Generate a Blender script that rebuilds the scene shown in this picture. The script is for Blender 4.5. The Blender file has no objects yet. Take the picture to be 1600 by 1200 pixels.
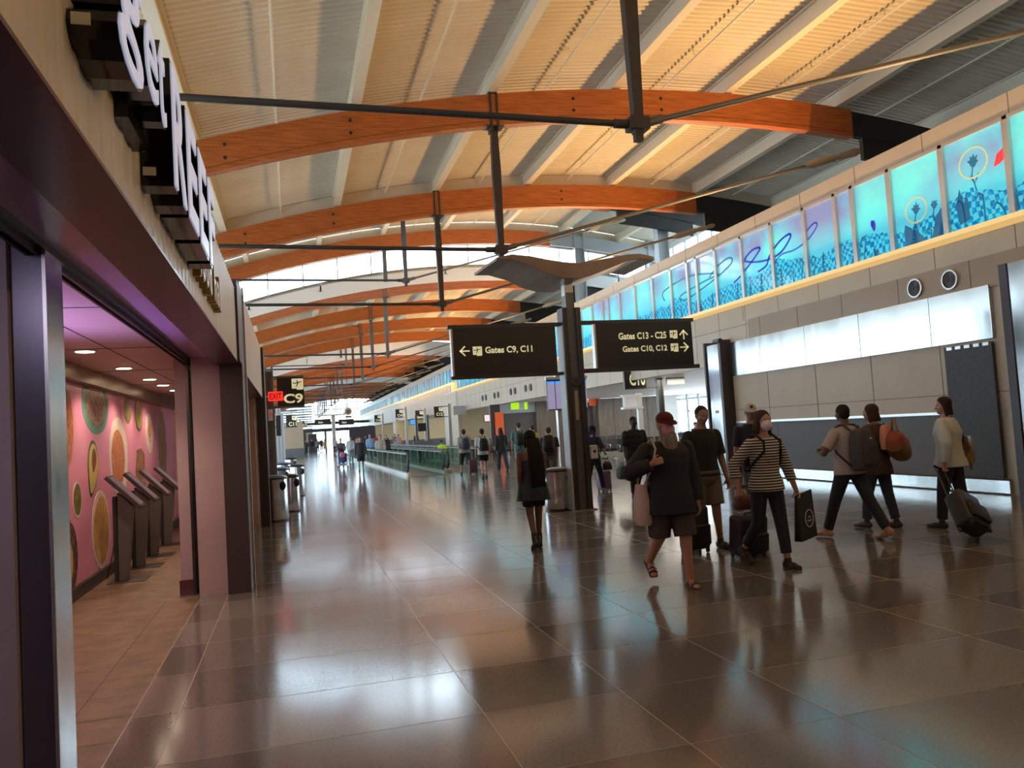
import bpy, bmesh, math, random
from mathutils import Vector, Matrix, noise
import numpy as np
random.seed(7)
PI = math.pi
SC = bpy.context.scene
COL = SC.collection

# ---------------------------------------------------------------- camera, sky, exposure
EYE = 1.68
R3 = [None]*3
def _n(v): return v/np.linalg.norm(v)
_Y = _n(np.array([457-800., -(689-600.), -1240.]))
_X = np.array([5233-800., -(394-600.), -1240.]); _X = _n(_X-_Y*_X.dot(_Y))
_Z = np.cross(_X, _Y)
RW = np.array([_X, _Y, _Z])
cam_d = bpy.data.cameras.new('camera'); cam = bpy.data.objects.new('camera', cam_d); COL.objects.link(cam)
cam_d.sensor_width = 36.0; cam_d.lens = 36.0*1240/1600; cam_d.clip_end = 600; cam_d.clip_start = .05
cam.matrix_world = Matrix([[*RW[0], 0], [*RW[1], 0], [*RW[2], EYE], [0, 0, 0, 1]])
SC.camera = cam
SC.view_settings.view_transform = 'Standard'; SC.view_settings.look = 'None'
SC.view_settings.gamma = 1; SC.view_settings.use_curve_mapping = False
SC.view_settings.exposure = 1.5
SC.cycles.use_denoising = True
SC.cycles.max_bounces = 8; SC.cycles.diffuse_bounces = 4; SC.cycles.glossy_bounces = 4; SC.cycles.transparent_max_bounces = 16
SC.cycles.sample_clamp_indirect = 6
wd = bpy.data.worlds.new('sky'); SC.world = wd; wd.use_nodes = True
wb = wd.node_tree.nodes['Background']; wb.inputs[0].default_value = (.78, .89, 1, 1); wb.inputs[1].default_value = 3.3

def area(name, loc, direction, sx, sy, power, color, spread=None):
    l = bpy.data.lights.new(name, 'AREA'); l.shape = 'RECTANGLE'; l.size = sx; l.size_y = sy; l.energy = power; l.color = color
    if spread: l.spread = spread
    o = bpy.data.objects.new(name, l); COL.objects.link(o); o.location = loc
    o.rotation_euler = Vector(direction).to_track_quat('-Z', 'Y').to_euler()
    return o
WARM = (1, .58, .22)
def ray(px, py): return RW @ np.array([px-800., -(py-600.), -1240.])
def onx(px, py, x):
    r = ray(px, py); return (np.array([0, 0, EYE])+r*x/r[0])
def onfloor(px, py):
    r = ray(px, py); p = np.array([0, 0, EYE])-r*EYE/r[2]; return (p[0], p[1])
def ony(px, py, y):
    r = ray(px, py); return (np.array([0, 0, EYE])+r*y/r[1])

# ---------------------------------------------------------------- materials
def mat(name, col, rough=.5, metal=0, spec=.5, emit=None, es=0, coat=0, alpha=None):
    m = bpy.data.materials.new(name); m.use_nodes = True
    b = m.node_tree.nodes['Principled BSDF']
    b.inputs['Base Color'].default_value = (*col, 1); b.inputs['Roughness'].default_value = rough
    b.inputs['Metallic'].default_value = metal; b.inputs['Specular IOR Level'].default_value = spec
    b.inputs['Coat Weight'].default_value = coat
    if emit: b.inputs['Emission Color'].default_value = (*emit, 1); b.inputs['Emission Strength'].default_value = es
    return m
class NT:
    def __init__(s, m): s.t = m.node_tree; s.b = s.t.nodes['Principled BSDF']
    def n(s, typ, **kw):
        x = s.t.nodes.new(typ)
        for k, v in kw.items():
            if k.startswith('i_'): x.inputs[int(k[2:])].default_value = v
            else: setattr(x, k, v)
        return x
    def l(s, a, b): s.t.links.new(a, b)
    def ramp(s, fac, stops, interp='LINEAR'):
        r = s.n('ShaderNodeValToRGB'); e = r.color_ramp.elements; r.color_ramp.interpolation = interp
        while len(e) < len(stops): e.new(.5)
        for i, (p, c) in enumerate(stops): e[i].position = p; e[i].color = (*c, 1)
        s.l(fac, r.inputs[0]); return r.outputs[0]
    def coord(s, scale=(1, 1, 1), kind='Object'):
        c = s.n('ShaderNodeTexCoord'); m = s.n('ShaderNodeMapping'); m.inputs['Scale'].default_value = scale
        s.l(c.outputs[kind], m.inputs[0]); return m.outputs[0]
    def noise(s, vec, scale, detail=3, rough=.5):
        x = s.n('ShaderNodeTexNoise'); x.inputs['Scale'].default_value = scale; x.inputs['Detail'].default_value = detail
        x.inputs['Roughness'].default_value = rough; s.l(vec, x.inputs['Vector']); return x.outputs[0]
    def bump(s, h, strength=.3, dist=.01):
        x = s.n('ShaderNodeBump'); x.inputs['Strength'].default_value = strength; x.inputs['Distance'].default_value = dist
        s.l(h, x.inputs['Height']); s.l(x.outputs[0], s.b.inputs['Normal'])
def noisy(name, c1, c2, scale=8, rough=.5, stretch=(1, 1, 1), metal=0, bump=0, spec=.5, lo=.35, hi=.65, detail=4):
    m = mat(name, c1, rough, metal, spec); t = NT(m); v = t.coord(stretch); f = t.noise(v, scale, detail)
    t.l(t.ramp(f, [(lo, c1), (hi, c2)]), t.b.inputs['Base Color'])
    if bump: t.bump(f, bump, .01)
    return m
M = {}
M['terrazzo_light'] = noisy('terrazzo_light', (.165, .155, .147), (.215, .203, .193), 60, .17, detail=6)
M['terrazzo_dark'] = noisy('terrazzo_dark', (.118, .110, .104), (.152, .143, .136), 60, .17, detail=6)
M['terrazzo_mid'] = noisy('terrazzo_mid', (.145, .135, .127), (.18, .169, .16), 60, .17, detail=6)
for k in ('terrazzo_light', 'terrazzo_dark', 'terrazzo_mid'):
    t = NT(M[k]); f = t.noise(t.coord(), 2.2, 2); t.bump(f, .018, .02)
    r = t.n('ShaderNodeMapRange'); g = t.noise(t.coord(), 1.1, 3); t.l(g, r.inputs[0]); r.inputs[3].default_value = .09; r.inputs[4].default_value = .17; t.b.inputs['Specular IOR Level'].default_value = .95; t.b.inputs['IOR'].default_value = 1.55
    t.l(r.outputs[0], t.b.inputs['Roughness'])
M['divider'] = mat('divider_strip', (.42, .40, .36), .25)
M['brown_tile'] = noisy('brown_tile', (.10, .060, .040), (.18, .11, .07), 5, .42, bump=.1)
M['tile_joint'] = mat('tile_joint', (.06, .035, .025), .7)
M['cream'] = mat('cream_paint', (.68, .60, .46), .55)
M['deck'] = noisy('cream_deck', (.60, .53, .42), (.66, .58, .46), .8, .5)
M['white_paint'] = mat('white_paint', (.74, .73, .70), .5)
M['grey_paint'] = mat('grey_paint', (.36, .38, .39), .45)
M['wood'] = noisy('glulam', (.30, .075, .012), (.50, .145, .03), 3, .38, stretch=(.6, 6, 14))
M['wood_gap'] = mat('lamination_line', (.12, .03, .01), .6)
M['dark_steel'] = mat('dark_steel', (.045, .042, .042), .42, .3)
M['darkest'] = mat('near_black_steel', (.018, .016, .015), .55, .1)
M['mid_steel'] = mat('painted_steel', (.12, .115, .11), .4, .4)
M['tan_cover'] = mat('tan_cable_cover', (.42, .33, .21), .4)
def steel(name, c=(.62, .64, .66), r=.2, st=(1, 1, .05), s=6):
    m = mat(name, c, r, 1); t = NT(m); f = t.noise(t.coord(st), s, 3)
    q = t.n('ShaderNodeMapRange'); t.l(f, q.inputs[0]); q.inputs[3].default_value = r*.6; q.inputs[4].default_value = r*1.6
    t.l(q.outputs[0], t.b.inputs['Roughness']); g = t.noise(t.coord(st), 2.2, 1); t.bump(g, .28, .03); return m
M['steel'] = steel('stainless_steel'); M['steel_panel'] = steel('stainless_panel', (.47, .48, .47), .16, (1, 1, .12), 3)
M['alu'] = mat('aluminium', (.55, .54, .52), .35, .8)
M['tan_wall'] = noisy('tan_panel', (.36, .27, .18), (.39, .295, .2), 1, .5)
M['tan_dark'] = noisy('tan_panel_dark', (.29, .21, .135), (.31, .225, .145), 1, .5)
M['tan_light'] = noisy('tan_panel_light', (.43, .36, .27), (.46, .385, .29), 1, .5)
M['yellow_tan'] = noisy('yellow_tan_panel', (.60, .44, .24), (.64, .47, .26), 1, .5)
M['joint'] = mat('panel_joint', (.09, .065, .045), .7)
M['grey_fabric'] = noisy('grey_wainscot', (.10, .105, .11), (.15, .155, .16), 90, .8, stretch=(1, 1, 3))
M['woven'] = noisy('woven_panel', (.025, .028, .03), (.085, .09, .095), 18, .7, stretch=(1, 1, 14))
M['ledge'] = mat('ledge_gold_glow', (.62, .50, .28), .45, emit=(1, .62, .2), es=.22)  # warm glow put into the ledge material so it looks lit
M['vent_black'] = mat('vent_black', (.012, .012, .012), .5)
M['fascia'] = noisy('pleated_fascia', (.50, .46, .40), (.56, .52, .46), 3, .4, stretch=(1, 3, .2))
M['purple_dark'] = mat('plum_metal', (.10, .035, .045), .32, .3)
M['soffit_purple'] = mat('lilac_soffit', (.46, .30, .50), .25, .1)  # purple soffit, lightened to hold part of the lilac glow in its colour
M['lilac_panel'] = noisy('lilac_panel', (.34, .27, .30), (.38, .30, .33), 2, .5)
M['track'] = mat('shutter_track', (.06, .055, .05), .35, .7)
M['plum_panel'] = mat('plum_panel', (.12, .11, .14), .3, .5)
M['shop_ceiling'] = noisy('shop_ceiling', (.42, .32, .28), (.45, .345, .3), 2, .5)
M['shop_wall'] = mat('shop_wall', (.62, .42, .28), .6)
M['peach'] = mat('peach_panel', (.50, .34, .26), .5)
M['brown_band'] = noisy('bronze_band', (.16, .10, .05), (.30, .19, .10), 6, .3, stretch=(1, .4, 2), metal=.6)
M['pink'] = noisy('pink_print', (.62, .26, .42), (.70, .30, .46), 1.2, .22)
M['sign_black'] = mat('sign_black', (.017, .014, .012), .35)
M['sign_text'] = mat('sign_text', (.85, .83, .52), .5, emit=(.9, .86, .5), es=.12)
M['letter_black'] = mat('gloss_black', (.006, .006, .007), .12)
M['letter_white'] = mat('letter_face', (.55, .58, .68), .35, emit=(.62, .68, .9), es=.16)
M['letter_gold'] = mat('letter_gold', (.30, .21, .05), .35, .5)
M['letter_cream'] = mat('letter_cream', (.62, .60, .48), .4)
M['exit_red'] = mat('exit_red', (.9, .02, .02), .4, emit=(1, .03, .02), es=.4)
M['exit_dark'] = mat('exit_lettering', (.18, .0, .0), .5)
M['navy'] = mat('navy_lid', (.02, .035, .14), .35)
M['rubber'] = mat('black_rubber', (.012, .012, .012), .45)
M['lamp_face'] = mat('lamp_face', (1, .9, .75), .5, emit=(1, .82, .55), es=5)
M['led'] = mat('led_strip', (1, .8, .5), .5, emit=(1, .72, .35), es=6)
M['white_plastic'] = mat('white_plastic', (.6, .6, .6), .4)
M['screen_lilac'] = mat('flight_screen', (.22, .2, .32), .3, emit=(.42, .38, .58), es=.2)
M['kiosk_display'] = mat('kiosk_display', (.10, .085, .10), .2, emit=(.5, .35, .4), es=.05); M['screen_pink'] = mat('pink_screen', (.7, .45, .45), .3, emit=(1, .62, .6), es=.35)
M['screen_blue'] = mat('blue_screen', (.02, .15, .5), .3, emit=(.05, .3, 1), es=.4)
M['neon_green'] = mat('green_neon', (.2, .4, 0), .4, emit=(.5, .9, .02), es=.25)
M['orange_sign'] = mat('orange_sign', (.55, .09, .02), .5, emit=(.8, .12, .03), es=.08)
M['brown_wall'] = noisy('walnut_panel', (.10, .075, .055), (.15, .115, .085), 2, .45, stretch=(4, 4, .4))
M['gate_grey'] = mat('rolling_gate', (.09, .085, .085), .5, .3)
def glass(name, tint=(.9, .97, 1), ref=.1):
    m = bpy.data.materials.new(name); m.use_nodes = True; t = m.node_tree; t.nodes.clear()
    o = t.nodes.new('ShaderNodeOutputMaterial'); mx = t.nodes.new('ShaderNodeMixShader'); mx.inputs[0].default_value = ref
    a = t.nodes.new('ShaderNodeBsdfTransparent'); a.inputs[0].default_value = (*tint, 1)
    b = t.nodes.new('ShaderNodeBsdfGlossy'); b.inputs['Roughness'].default_value = .03
    t.links.new(a.outputs[0], mx.inputs[1]); t.links.new(b.outputs[0], mx.inputs[2]); t.links.new(mx.outputs[0], o.inputs[0]); return m
M['glass'] = glass('clear_glass'); M['green_glass'] = glass('green_glass', (.66, .84, .80), .18)

# ---------------------------------------------------------------- mesh builder
class MB:
    def __init__(s): s.v = []; s.f = []; s.m = []
    def add(s, vs, fs, mi=0):
        k = len(s.v); s.v += [tuple(v) for v in vs]; s.f += [tuple(i+k for i in f) for f in fs]; s.m += [mi]*len(fs); return s
    def box(s, a, b, mi=0):
        x0, y0, z0 = [min(p, q) for p, q in zip(a, b)]; x1, y1, z1 = [max(p, q) for p, q in zip(a, b)]
        return s.add([(x0, y0, z0), (x1, y0, z0), (x1, y1, z0), (x0, y1, z0), (x0, y0, z1), (x1, y0, z1), (x1, y1, z1), (x0, y1, z1)],
                     [(0, 3, 2, 1), (4, 5, 6, 7), (0, 1, 5, 4), (1, 2, 6, 5), (2, 3, 7, 6), (3, 0, 4, 7)], mi)
    def tube(s, p0, p1, r0, r1=None, n=12, caps=True, mi=0, sx=1, up=None):
        r1 = r0 if r1 is None else r1; p0 = Vector(p0); p1 = Vector(p1); d = (p1-p0).normalized()
        u = (Vector(up) if up else (Vector((0, 0, 1)) if abs(d.z) < .9 else Vector((0, 1, 0)))); a = d.cross(u).normalized(); b = d.cross(a)
        vs = []
        for p, r in ((p0, r0), (p1, r1)):
            for i in range(n): t = 2*PI*i/n; vs.append(p+a*(math.cos(t)*r*sx)+b*(math.sin(t)*r))
        fs = [(i, i+n, (i+1) % n+n, (i+1) % n) for i in range(n)]
        if caps: fs += [tuple(range(n)), tuple(range(2*n-1, n-1, -1))]
        return s.add(vs, fs, mi)
    def cap(s, p0, r0, p1=None, r1=None, n=14, k=4, sx=1, up=None, sy=1):
        """closed round-ended tapered limb"""
        p1 = Vector(p0)+Vector((0, 0, 1e-4)) if p1 is None else Vector(p1); r1 = r0 if r1 is None else r1; p0 = Vector(p0); d = (p1-p0).normalized()
        u = (Vector(up) if up else (Vector((0, 1, 0)) if abs(d.y) < .9 else Vector((1, 0, 0)))); a = d.cross(u).normalized(); b = d.cross(a)
        rings = [(p0-d*(r0*math.cos(t)), r0*math.sin(t)) for t in [PI/2*(i+.35)/(k+.35) for i in range(k)]]+[(p0, r0), (p1, r1)]
        rings += [(p1+d*(r1*math.cos(t)), r1*math.sin(t)) for t in [PI/2*(i+.35)/(k+.35) for i in reversed(range(k))]]
        vs = [p+a*(math.cos(2*PI*i/n)*r*sx)+b*(math.sin(2*PI*i/n)*r*sy) for p, r in rings for i in range(n)]
        fs = [(j*n+i, (j+1)*n+i, (j+1)*n+(i+1) % n, j*n+(i+1) % n) for j in range(len(rings)-1) for i in range(n)]
        fs += [tuple(range(n)), tuple(range(len(rings)*n-1, (len(rings)-1)*n-1, -1))]
        return s.add(vs, fs)
    def loft(s, rings, n=24, e=2.0, mi=0):
        """rings: (centre, rx, ry[, tilt]) stacked; superellipse exponent e; closed ends"""
        vs = []
        for r in rings:
            c = Vector(r[0]); tl = r[3] if len(r) > 3 else 0
            for i in range(n):
                t = 2*PI*i/n; cx, cy = math.cos(t), math.sin(t)
                x = math.copysign(abs(cx)**(2/e), cx)*r[1]; y = math.copysign(abs(cy)**(2/e), cy)*r[2]
                vs.append(c+Vector((x, y*math.cos(tl), y*math.sin(tl))))
        fs = [(j*n+i, j*n+(i+1) % n, (j+1)*n+(i+1) % n, (j+1)*n+i) for j in range(len(rings)-1) for i in range(n)]
        fs += [tuple(range(n-1, -1, -1)), tuple(range((len(rings)-1)*n, len(rings)*n))]
        return s.add(vs, fs, mi)
    def lathe(s, prof, c=(0, 0, 0), n=24, mi=0):
        cx, cy, cz = c
        vs = [(cx+r*math.cos(2*PI*i/n), cy+r*math.sin(2*PI*i/n), cz+z) for r, z in prof for i in range(n)]
        fs = [(j*n+i, j*n+(i+1) % n, (j+1)*n+(i+1) % n, (j+1)*n+i) for j in range(len(prof)-1) for i in range(n)]
        fs += [tuple(range(n-1, -1, -1)), tuple(range((len(prof)-1)*n, len(prof)*n))]
        return s.add(vs, fs, mi)
    def ell(s, c, r, n=16, k=10, tilt=None):
        c = Vector(c); vs = []
        for j in range(1, k):
            ph = PI*j/k
            for i in range(n):
                t = 2*PI*i/n; v = Vector((r[0]*math.sin(ph)*math.cos(t), r[1]*math.sin(ph)*math.sin(t), -r[2]*math.cos(ph)))
                if tilt: v = tilt @ v
                vs.append(c+v)
        fs = [(j*n+i, j*n+(i+1) % n, (j+1)*n+(i+1) % n, (j+1)*n+i) for j in range(k-2) for i in range(n)]
        fs += [tuple(range(n-1, -1, -1)), tuple(range((k-2)*n, (k-1)*n))]
        return s.add(vs, fs)
    def prism(s, poly, o, u, w, d, mi=0):
        """polygon (2-D) in frame o,u,w extruded by vector d"""
        o, u, w, d = map(Vector, (o, u, w, d)); n = len(poly)
        a = [o+u*p[0]+w*p[1] for p in poly]; b = [p+d for p in a]
        return s.add(a+b, [tuple(range(n))[::-1], tuple(range(n, 2*n))]+[(i, (i+1) % n, (i+1) % n+n, i+n) for i in range(n)], mi)
    def path(s, pts, r, n=8, mi=0):
        """bent round rod through points, one closed tube"""
        P = [Vector(p) for p in pts]; vs = []; rr = r if hasattr(r, '__len__') else [r]*len(P)
        prev = None
        for i, p in enumerate(P):
            d = (P[min(i+1, len(P)-1)]-P[max(i-1, 0)]).normalized()
            if prev is None: a = d.cross(Vector((0, 0, 1)) if abs(d.z) < .9 else Vector((1, 0, 0))).normalized()
            else: a = (prev-d*prev.dot(d)).normalized()
            prev = a; b = d.cross(a)
            vs += [p+a*(math.cos(2*PI*k/n)*rr[i])+b*(math.sin(2*PI*k/n)*rr[i]) for k in range(n)]
        fs = [(j*n+i, (j+1)*n+i, (j+1)*n+(i+1) % n, j*n+(i+1) % n) for j in range(len(P)-1) for i in range(n)]
        fs += [tuple(range(n)), tuple(range(len(P)*n-1, (len(P)-1)*n-1, -1))]
        return s.add(vs, fs, mi)
    def mesh(s, name):
        me = bpy.data.meshes.new(name); me.from_pydata(s.v, [], s.f); me.update(); return me
def setp(o, label=None, cat=None, group=None, kind=None):
    if label: o['label'] = label
    if cat: o['category'] = cat
    if group: o['group'] = group
    if kind: o['kind'] = kind
    return o
def fixn(me):
    b = bmesh.new(); b.from_mesh(me); bmesh.ops.recalc_face_normals(b, faces=b.faces); b.to_mesh(me); b.free()
def obj(name, mb, m, parent=None, smooth=False, bevel=0, **kw):
    me = mb.mesh(name) if isinstance(mb, MB) else mb
    ms = m if isinstance(m, (list, tuple)) else [m]
    if isinstance(mb, MB): fixn(me)
    for x in ms: me.materials.append(M[x] if isinstance(x, str) else x)
    if isinstance(mb, MB) and len(ms) > 1:
        for p, i in zip(me.polygons, mb.m): p.material_index = i
    o = bpy.data.objects.new(name, me); COL.objects.link(o)
    if parent: o.parent = parent
    if smooth:
        for p in me.polygons: p.use_smooth = True
        if smooth != 'all':
            try: me.set_sharp_from_angle(angle=.7)
            except Exception: pass
    if bevel:
        md = o.modifiers.new('bevel', 'BEVEL'); md.width = bevel; md.segments = 2; md.limit_method = 'ANGLE'
    setp(o, **kw); return o
def thing(name, label, cat, loc=(0, 0, 0), rz=0, group=None):
    o = bpy.data.objects.new(name, None); COL.objects.link(o); o.location = loc; o.rotation_euler = (0, 0, rz); o.empty_display_size = .1
    return setp(o, label, cat, group)
def struct(name, mb, m, parent=None, **kw):
    o = obj(name, mb, m, parent, **kw)
    if not parent: o['kind'] = 'structure'
    return o
def copy_tree(o, parent=None, memo=None):
    c = o.copy(); COL.objects.link(c); c.parent = parent
    for ch in list(o.children): copy_tree(ch, c)
    return c
def textmb(s, w=None, h=None, bold=.0, ex=.0, align='L'):
    """text as flat (or extruded) geometry; x across, z up, facing -y, lower left at origin"""
    cu = bpy.data.curves.new('t', 'FONT'); cu.body = s; cu.offset = bold; cu.extrude = .5 if ex else 0; cu.resolution_u = 3
    o = bpy.data.objects.new('t', cu); COL.objects.link(o); dg = bpy.context.evaluated_depsgraph_get(); dg.update()
    me = bpy.data.meshes.new_from_object(o.evaluated_get(dg)); bpy.data.objects.remove(o); bpy.data.curves.remove(cu)
    vs = np.array([v.co[:] for v in me.vertices]); fs = [tuple(p.vertices) for p in me.polygons]; bpy.data.meshes.remove(me)
    mn = vs.min(0); mx = vs.max(0); sz = mx-mn
    kx = (w/sz[0]) if w else (h/sz[1]); kz = (h/sz[1]) if h else kx
    out = MB(); out.add([((v[0]-mn[0])*kx, -(v[2]+(.5 if ex else 0))*ex if ex else 0, (v[1]-mn[1])*kz) for v in vs], fs); out.w = sz[0]*kx; return out
def place(mb, o, u, w, n):
    """map local (x,y,z) -> o + x*u + z*w + (-y)*n"""
    o, u, w, n = map(Vector, (o, u, w, n)); r = MB(); r.f = list(mb.f); r.m = list(mb.m)
    r.v = [tuple(o+u*v[0]+w*v[2]-n*v[1]) for v in mb.v]; return r
# ---------------------------------------------------------------- daylight at the glazing, added fill lamps
P0, SP = 9.05, 6.87
MON = [(23.3, 36.25, 2.05), (57.9, 70.6, 2.05), (92.3, 105.0, 2.05)]     # raised roof monitors: from, to, lift
XW = 11.85                                                              # right-hand wall plane
def zt(x): return 9.05-.0133*(x-9.3)**2                                  # top of the arches
for y0, y1, up in MON:
    area('daylight_monitor', (6, y1+1.6, 10.9), (0, -1, -.45), 17, 1.6, 480 if y1 < 50 else 160, (.86, .94, 1))
area('daylight_gate', (22.5, 46.8, 2), (-.3, -1, -.1), 9, 3, 220, (.9, .97, 1))
for y in np.arange(-6, 140, SP*2):
    if y < 90: area('ledge_fill', (XW-.37, y+SP, 4.80), (-.8, 0, 1), SP*1.96, .08, 225, WARM, 2.75)  # added lamps standing in for the warm light on the ceiling
    if y < 90: area('roof_fill', (-1.6, y+SP, 3.9), (.55, 0, 1), SP*1.96, .1, 12, (1, .86, .66), 2.7)  # hidden lamps added to brighten the left of the ceiling
for y in (26, 32, 38, 43): area('gate_hall_fill', (17.5, y, 3.1), (0, 0, -1), 10, .3, 60, (1, .9, .74))  # strip lamps added to warm and brighten the gate hall
area('soffit_fill', (-2.3, 6.2, 1.6), (.45, -.1, 1), 3.0, .2, 9, (.60, .38, 1), 1.7)  # out-of-view purple lamp added to tint the soffit
area('pillar_fill', (-1.45, 2.4, 2.66), (0, .25, -1), .3, .8, 5, (.82, .74, 1))  # added lilac lamp that lifts the dark face of the near pillar
area('storefront_light', (-1.4, 6.6, 2.66), (0, 0, -1), .3, 4.5, 14, (1, .70, .5))

# ---------------------------------------------------------------- floor
fl = MB()
xs = [-1.06, -.77, 1.02, 1.9, 2.8, 4.57, 5.46, 7.25, 8.14, 9.93, XW+.0]
ys = [3.81-.892*9+.892*i for i in range(80)]
rnd = random.Random(3)
for i in range(len(xs)-1):
    for j in range(len(ys)-1):
        k = (i+j+1) % 2
        mi = (1 if k else 0) if rnd.random() > .18 else 2
        fl.add([(xs[i], ys[j], 0), (xs[i+1], ys[j], 0), (xs[i+1], ys[j+1], 0), (xs[i], ys[j+1], 0)], [(0, 1, 2, 3)], mi)
yE = ys[-1]
fl.add([(-1.06, yE, 0), (XW, yE, 0), (XW, 150, 0), (-1.06, 150, 0)], [(0, 1, 2, 3)], 2)
fl.add([(XW, -4.2, 0), (30, -4.2, 0), (30, 150, 0), (XW, 150, 0)], [(0, 1, 2, 3)], 2)
fl.add([(-8, 9.7, 0), (-1.06, 9.7, 0), (-1.06, 150, 0), (-8, 150, 0)], [(0, 1, 2, 3)], 2)
for x in xs[:-1]: fl.box((x-.003, -4, 0), (x+.003, 66, .0015), 3)
for y in ys[:60]: fl.box((-1.06, y-.0015, 0), (XW, y+.0015, .001), 3)
struct('floor', fl, ['terrazzo_light', 'terrazzo_dark', 'terrazzo_mid', 'divider'])
sf = MB(); sf.add([(-8, -4.2, .001), (-1.06, -4.2, .001), (-1.06, 9.7, .001), (-1.3, 9.7, .001), (-1.3, 24, .001), (-8, 24, .001)], [(0, 1, 2, 3, 4, 5)])
L = lambda p, q, w=.003: sf.add([(p[0]-w, p[1], .002), (p[0]+w, p[1]+w, .002), (q[0]+w, q[1]+w, .002), (q[0]-w, q[1], .002)], [(0, 1, 2, 3)], 1)
L((-1.42, -4), (-1.42, 9.6))
for k in range(-10, 40):                                                # tiles laid on a slant inside, straight strip at the threshold
    y = k*.62; L((-1.42, y), (-5.9, y+1.9)); sf.add([(-1.42, y*.75+1, .002), (-1.06, y*.75+1, .002), (-1.06, y*.75+1.006, .002), (-1.42, y*.75+1.006, .002)], [(0, 1, 2, 3)], 1)
    sf.add([(-1.42-.6*(k % 7)-.3, -4, .002), (-1.414-.6*(k % 7)-.3, -4, .002), (-1.414-.6*(k % 7)+2.1, 22, .002), (-1.42-.6*(k % 7)+2.1, 22, .002)], [(0, 1, 2, 3)], 1) if False else None
struct('floor', sf, ['brown_tile', 'tile_joint'])

# ---------------------------------------------------------------- roof: corrugated deck between the purlins, three raised monitors
XL, XR = -5.6, 18.6
secs = []; y = -4.2
for a, b, up in MON: secs += [(y, a, 0), (a, b, up)]; y = b
secs.append((y, 150, 0))
XP = [-4.5, -1.58, 1.52, 4.39, 7.25, 10.05, 13.06, 16.0]
arcx = np.linspace(XL, XR, 25)
for y0, y1, up in secs:
    m = MB(); step = .16 if y0 < 40 else .32; n = int((y1-y0)/step)
    prof = []
    for i in range(n):
        yy = y0+i*step
        prof += [(yy, 0), (yy+step*.34, 0), (yy+step*.5, .035), (yy+step*.84, .035)]
    prof.append((y1, 0))
    vs = [(x, p[0], zt(x)+up+.44+p[1]) for p in prof for x in arcx]; W = len(arcx)
    m.add(vs, [(j*W+i, j*W+i+1, (j+1)*W+i+1, (j+1)*W+i) for j in range(len(prof)-1) for i in range(W-1)])
    struct('ceiling', m, 'deck')
    for x in XP:
        z = zt(x)+up; q = MB(); q.box((x-.03, y0, z+.06), (x+.03, y1, z+.43)).box((x-.10, y0, z+.04), (x+.10, y1, z+.075)).box((x-.10, y0, z+.40), (x+.10, y1, z+.43))
        struct('ceiling_purlin', q, 'cream')
    for a, b in zip(XP[:-1], XP[1:]):                                    # sprinkler pipe on hangers in each strip
        x = (a+b)/2; z = zt(x)+up+.28; q = MB(); q.tube((x, y0+.1, z), (x, y1-.1, z), .022, n=6)
        for k in range(int((y1-y0)/2.29)): q.tube((x, y0+.7+k*2.29, z), (x, y0+.7+k*2.29, z+.17), .012, n=5)
        struct('ceiling_pipe', q, 'cream')
def arcstrip(mb, y, z0, z1, x0=XL, x1=XR, th=.05, n=30, mi=0):
    for i in range(n):
        a = x0+(x1-x0)*i/n; b = x0+(x1-x0)*(i+1)/n
        for s in (0,): mb.add([(a, y, zt(a)+z0), (b, y, zt(b)+z0), (b, y, zt(b)+z1), (a, y, zt(a)+z1), (a, y+th, zt(a)+z0), (b, y+th, zt(b)+z0), (b, y+th, zt(b)+z1), (a, y+th, zt(a)+z1)],
                 [(0, 1, 2, 3), (7, 6, 5, 4), (0, 4, 5, 1), (3, 2, 6, 7)], mi)
    return mb
nw = [0]
def monitor_window(y, up, lo=.32, hi=None):
    hi = up-.62 if hi is None else hi
    nw[0] += 1; g = struct('window_%d' % nw[0], arcstrip(MB(), y, lo, hi, th=.01), 'glass')
    f = MB(); arcstrip(f, y-.04, lo-.02, lo+.03, th=.09); arcstrip(f, y-.04, hi-.05, hi, th=.09)
    x = XL+.3
    while x < XR: f.box((x-.025, y-.04, zt(x)+lo), (x+.025, y+.05, zt(x)+hi)); x += 1.52
    obj('mullion', f, 'grey_paint', g)
for y0, y1, up in MON:
    lo_ = .32 if y1 < 50 else .95
    struct('trim_1', arcstrip(MB(), y1, -.32, lo_, th=.12), 'white_paint')
    monitor_window(y1+.03, up, lo_)
    struct('trim_2', arcstrip(MB(), y0, -.05, .5, th=.08), 'cream'); struct('trim_2', arcstrip(MB(), y1+.02, up-.64, up+.46, th=.06), 'cream'); struct('trim_2', arcstrip(MB(), y0+.02, up-.64, up+.46, th=.06), 'cream')
    monitor_window(y0+.04, up, .5)
struct('trim_3', arcstrip(MB(), 23.1, .0, .44, th=.04), 'cream')

# ---------------------------------------------------------------- outer shell
def wallx(name, x, y0, y1, z0, z1, m, th=.15):
    return struct(name, MB().box((x, y0, z0), (x+th, y1, z1)), m)
wallx('wall_left', XL-.15, -4.2, 150, 5.7, 11.5, 'cream'); wallx('wall_left', XL-.15, -4.2, 18.4, 0, 3.8, 'cream'); wallx('wall_left', XL-.15, 18.4, 150, 3.2, 3.8, 'cream'); wallx('wall_left', XL-.15, 18.4, 150, 0, .5, 'cream')
for za, zb, ya in ((3.8, 5.7, -4.2), (.5, 3.2, 18.4)):
    nw[0] += 1; w = struct('window_%d' % nw[0], MB().box((XL-.1, ya, za), (XL-.09, 150, zb)), 'glass'); f = MB()
    for y in np.arange(ya, 150, 1.7): f.box((XL-.12, y-.05, za), (XL-.03, y+.05, zb))
    f.box((XL-.12, ya, (za+zb)/2), (XL-.03, 150, (za+zb)/2+.06)); obj('mullion', f, 'grey_paint', w)
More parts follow.
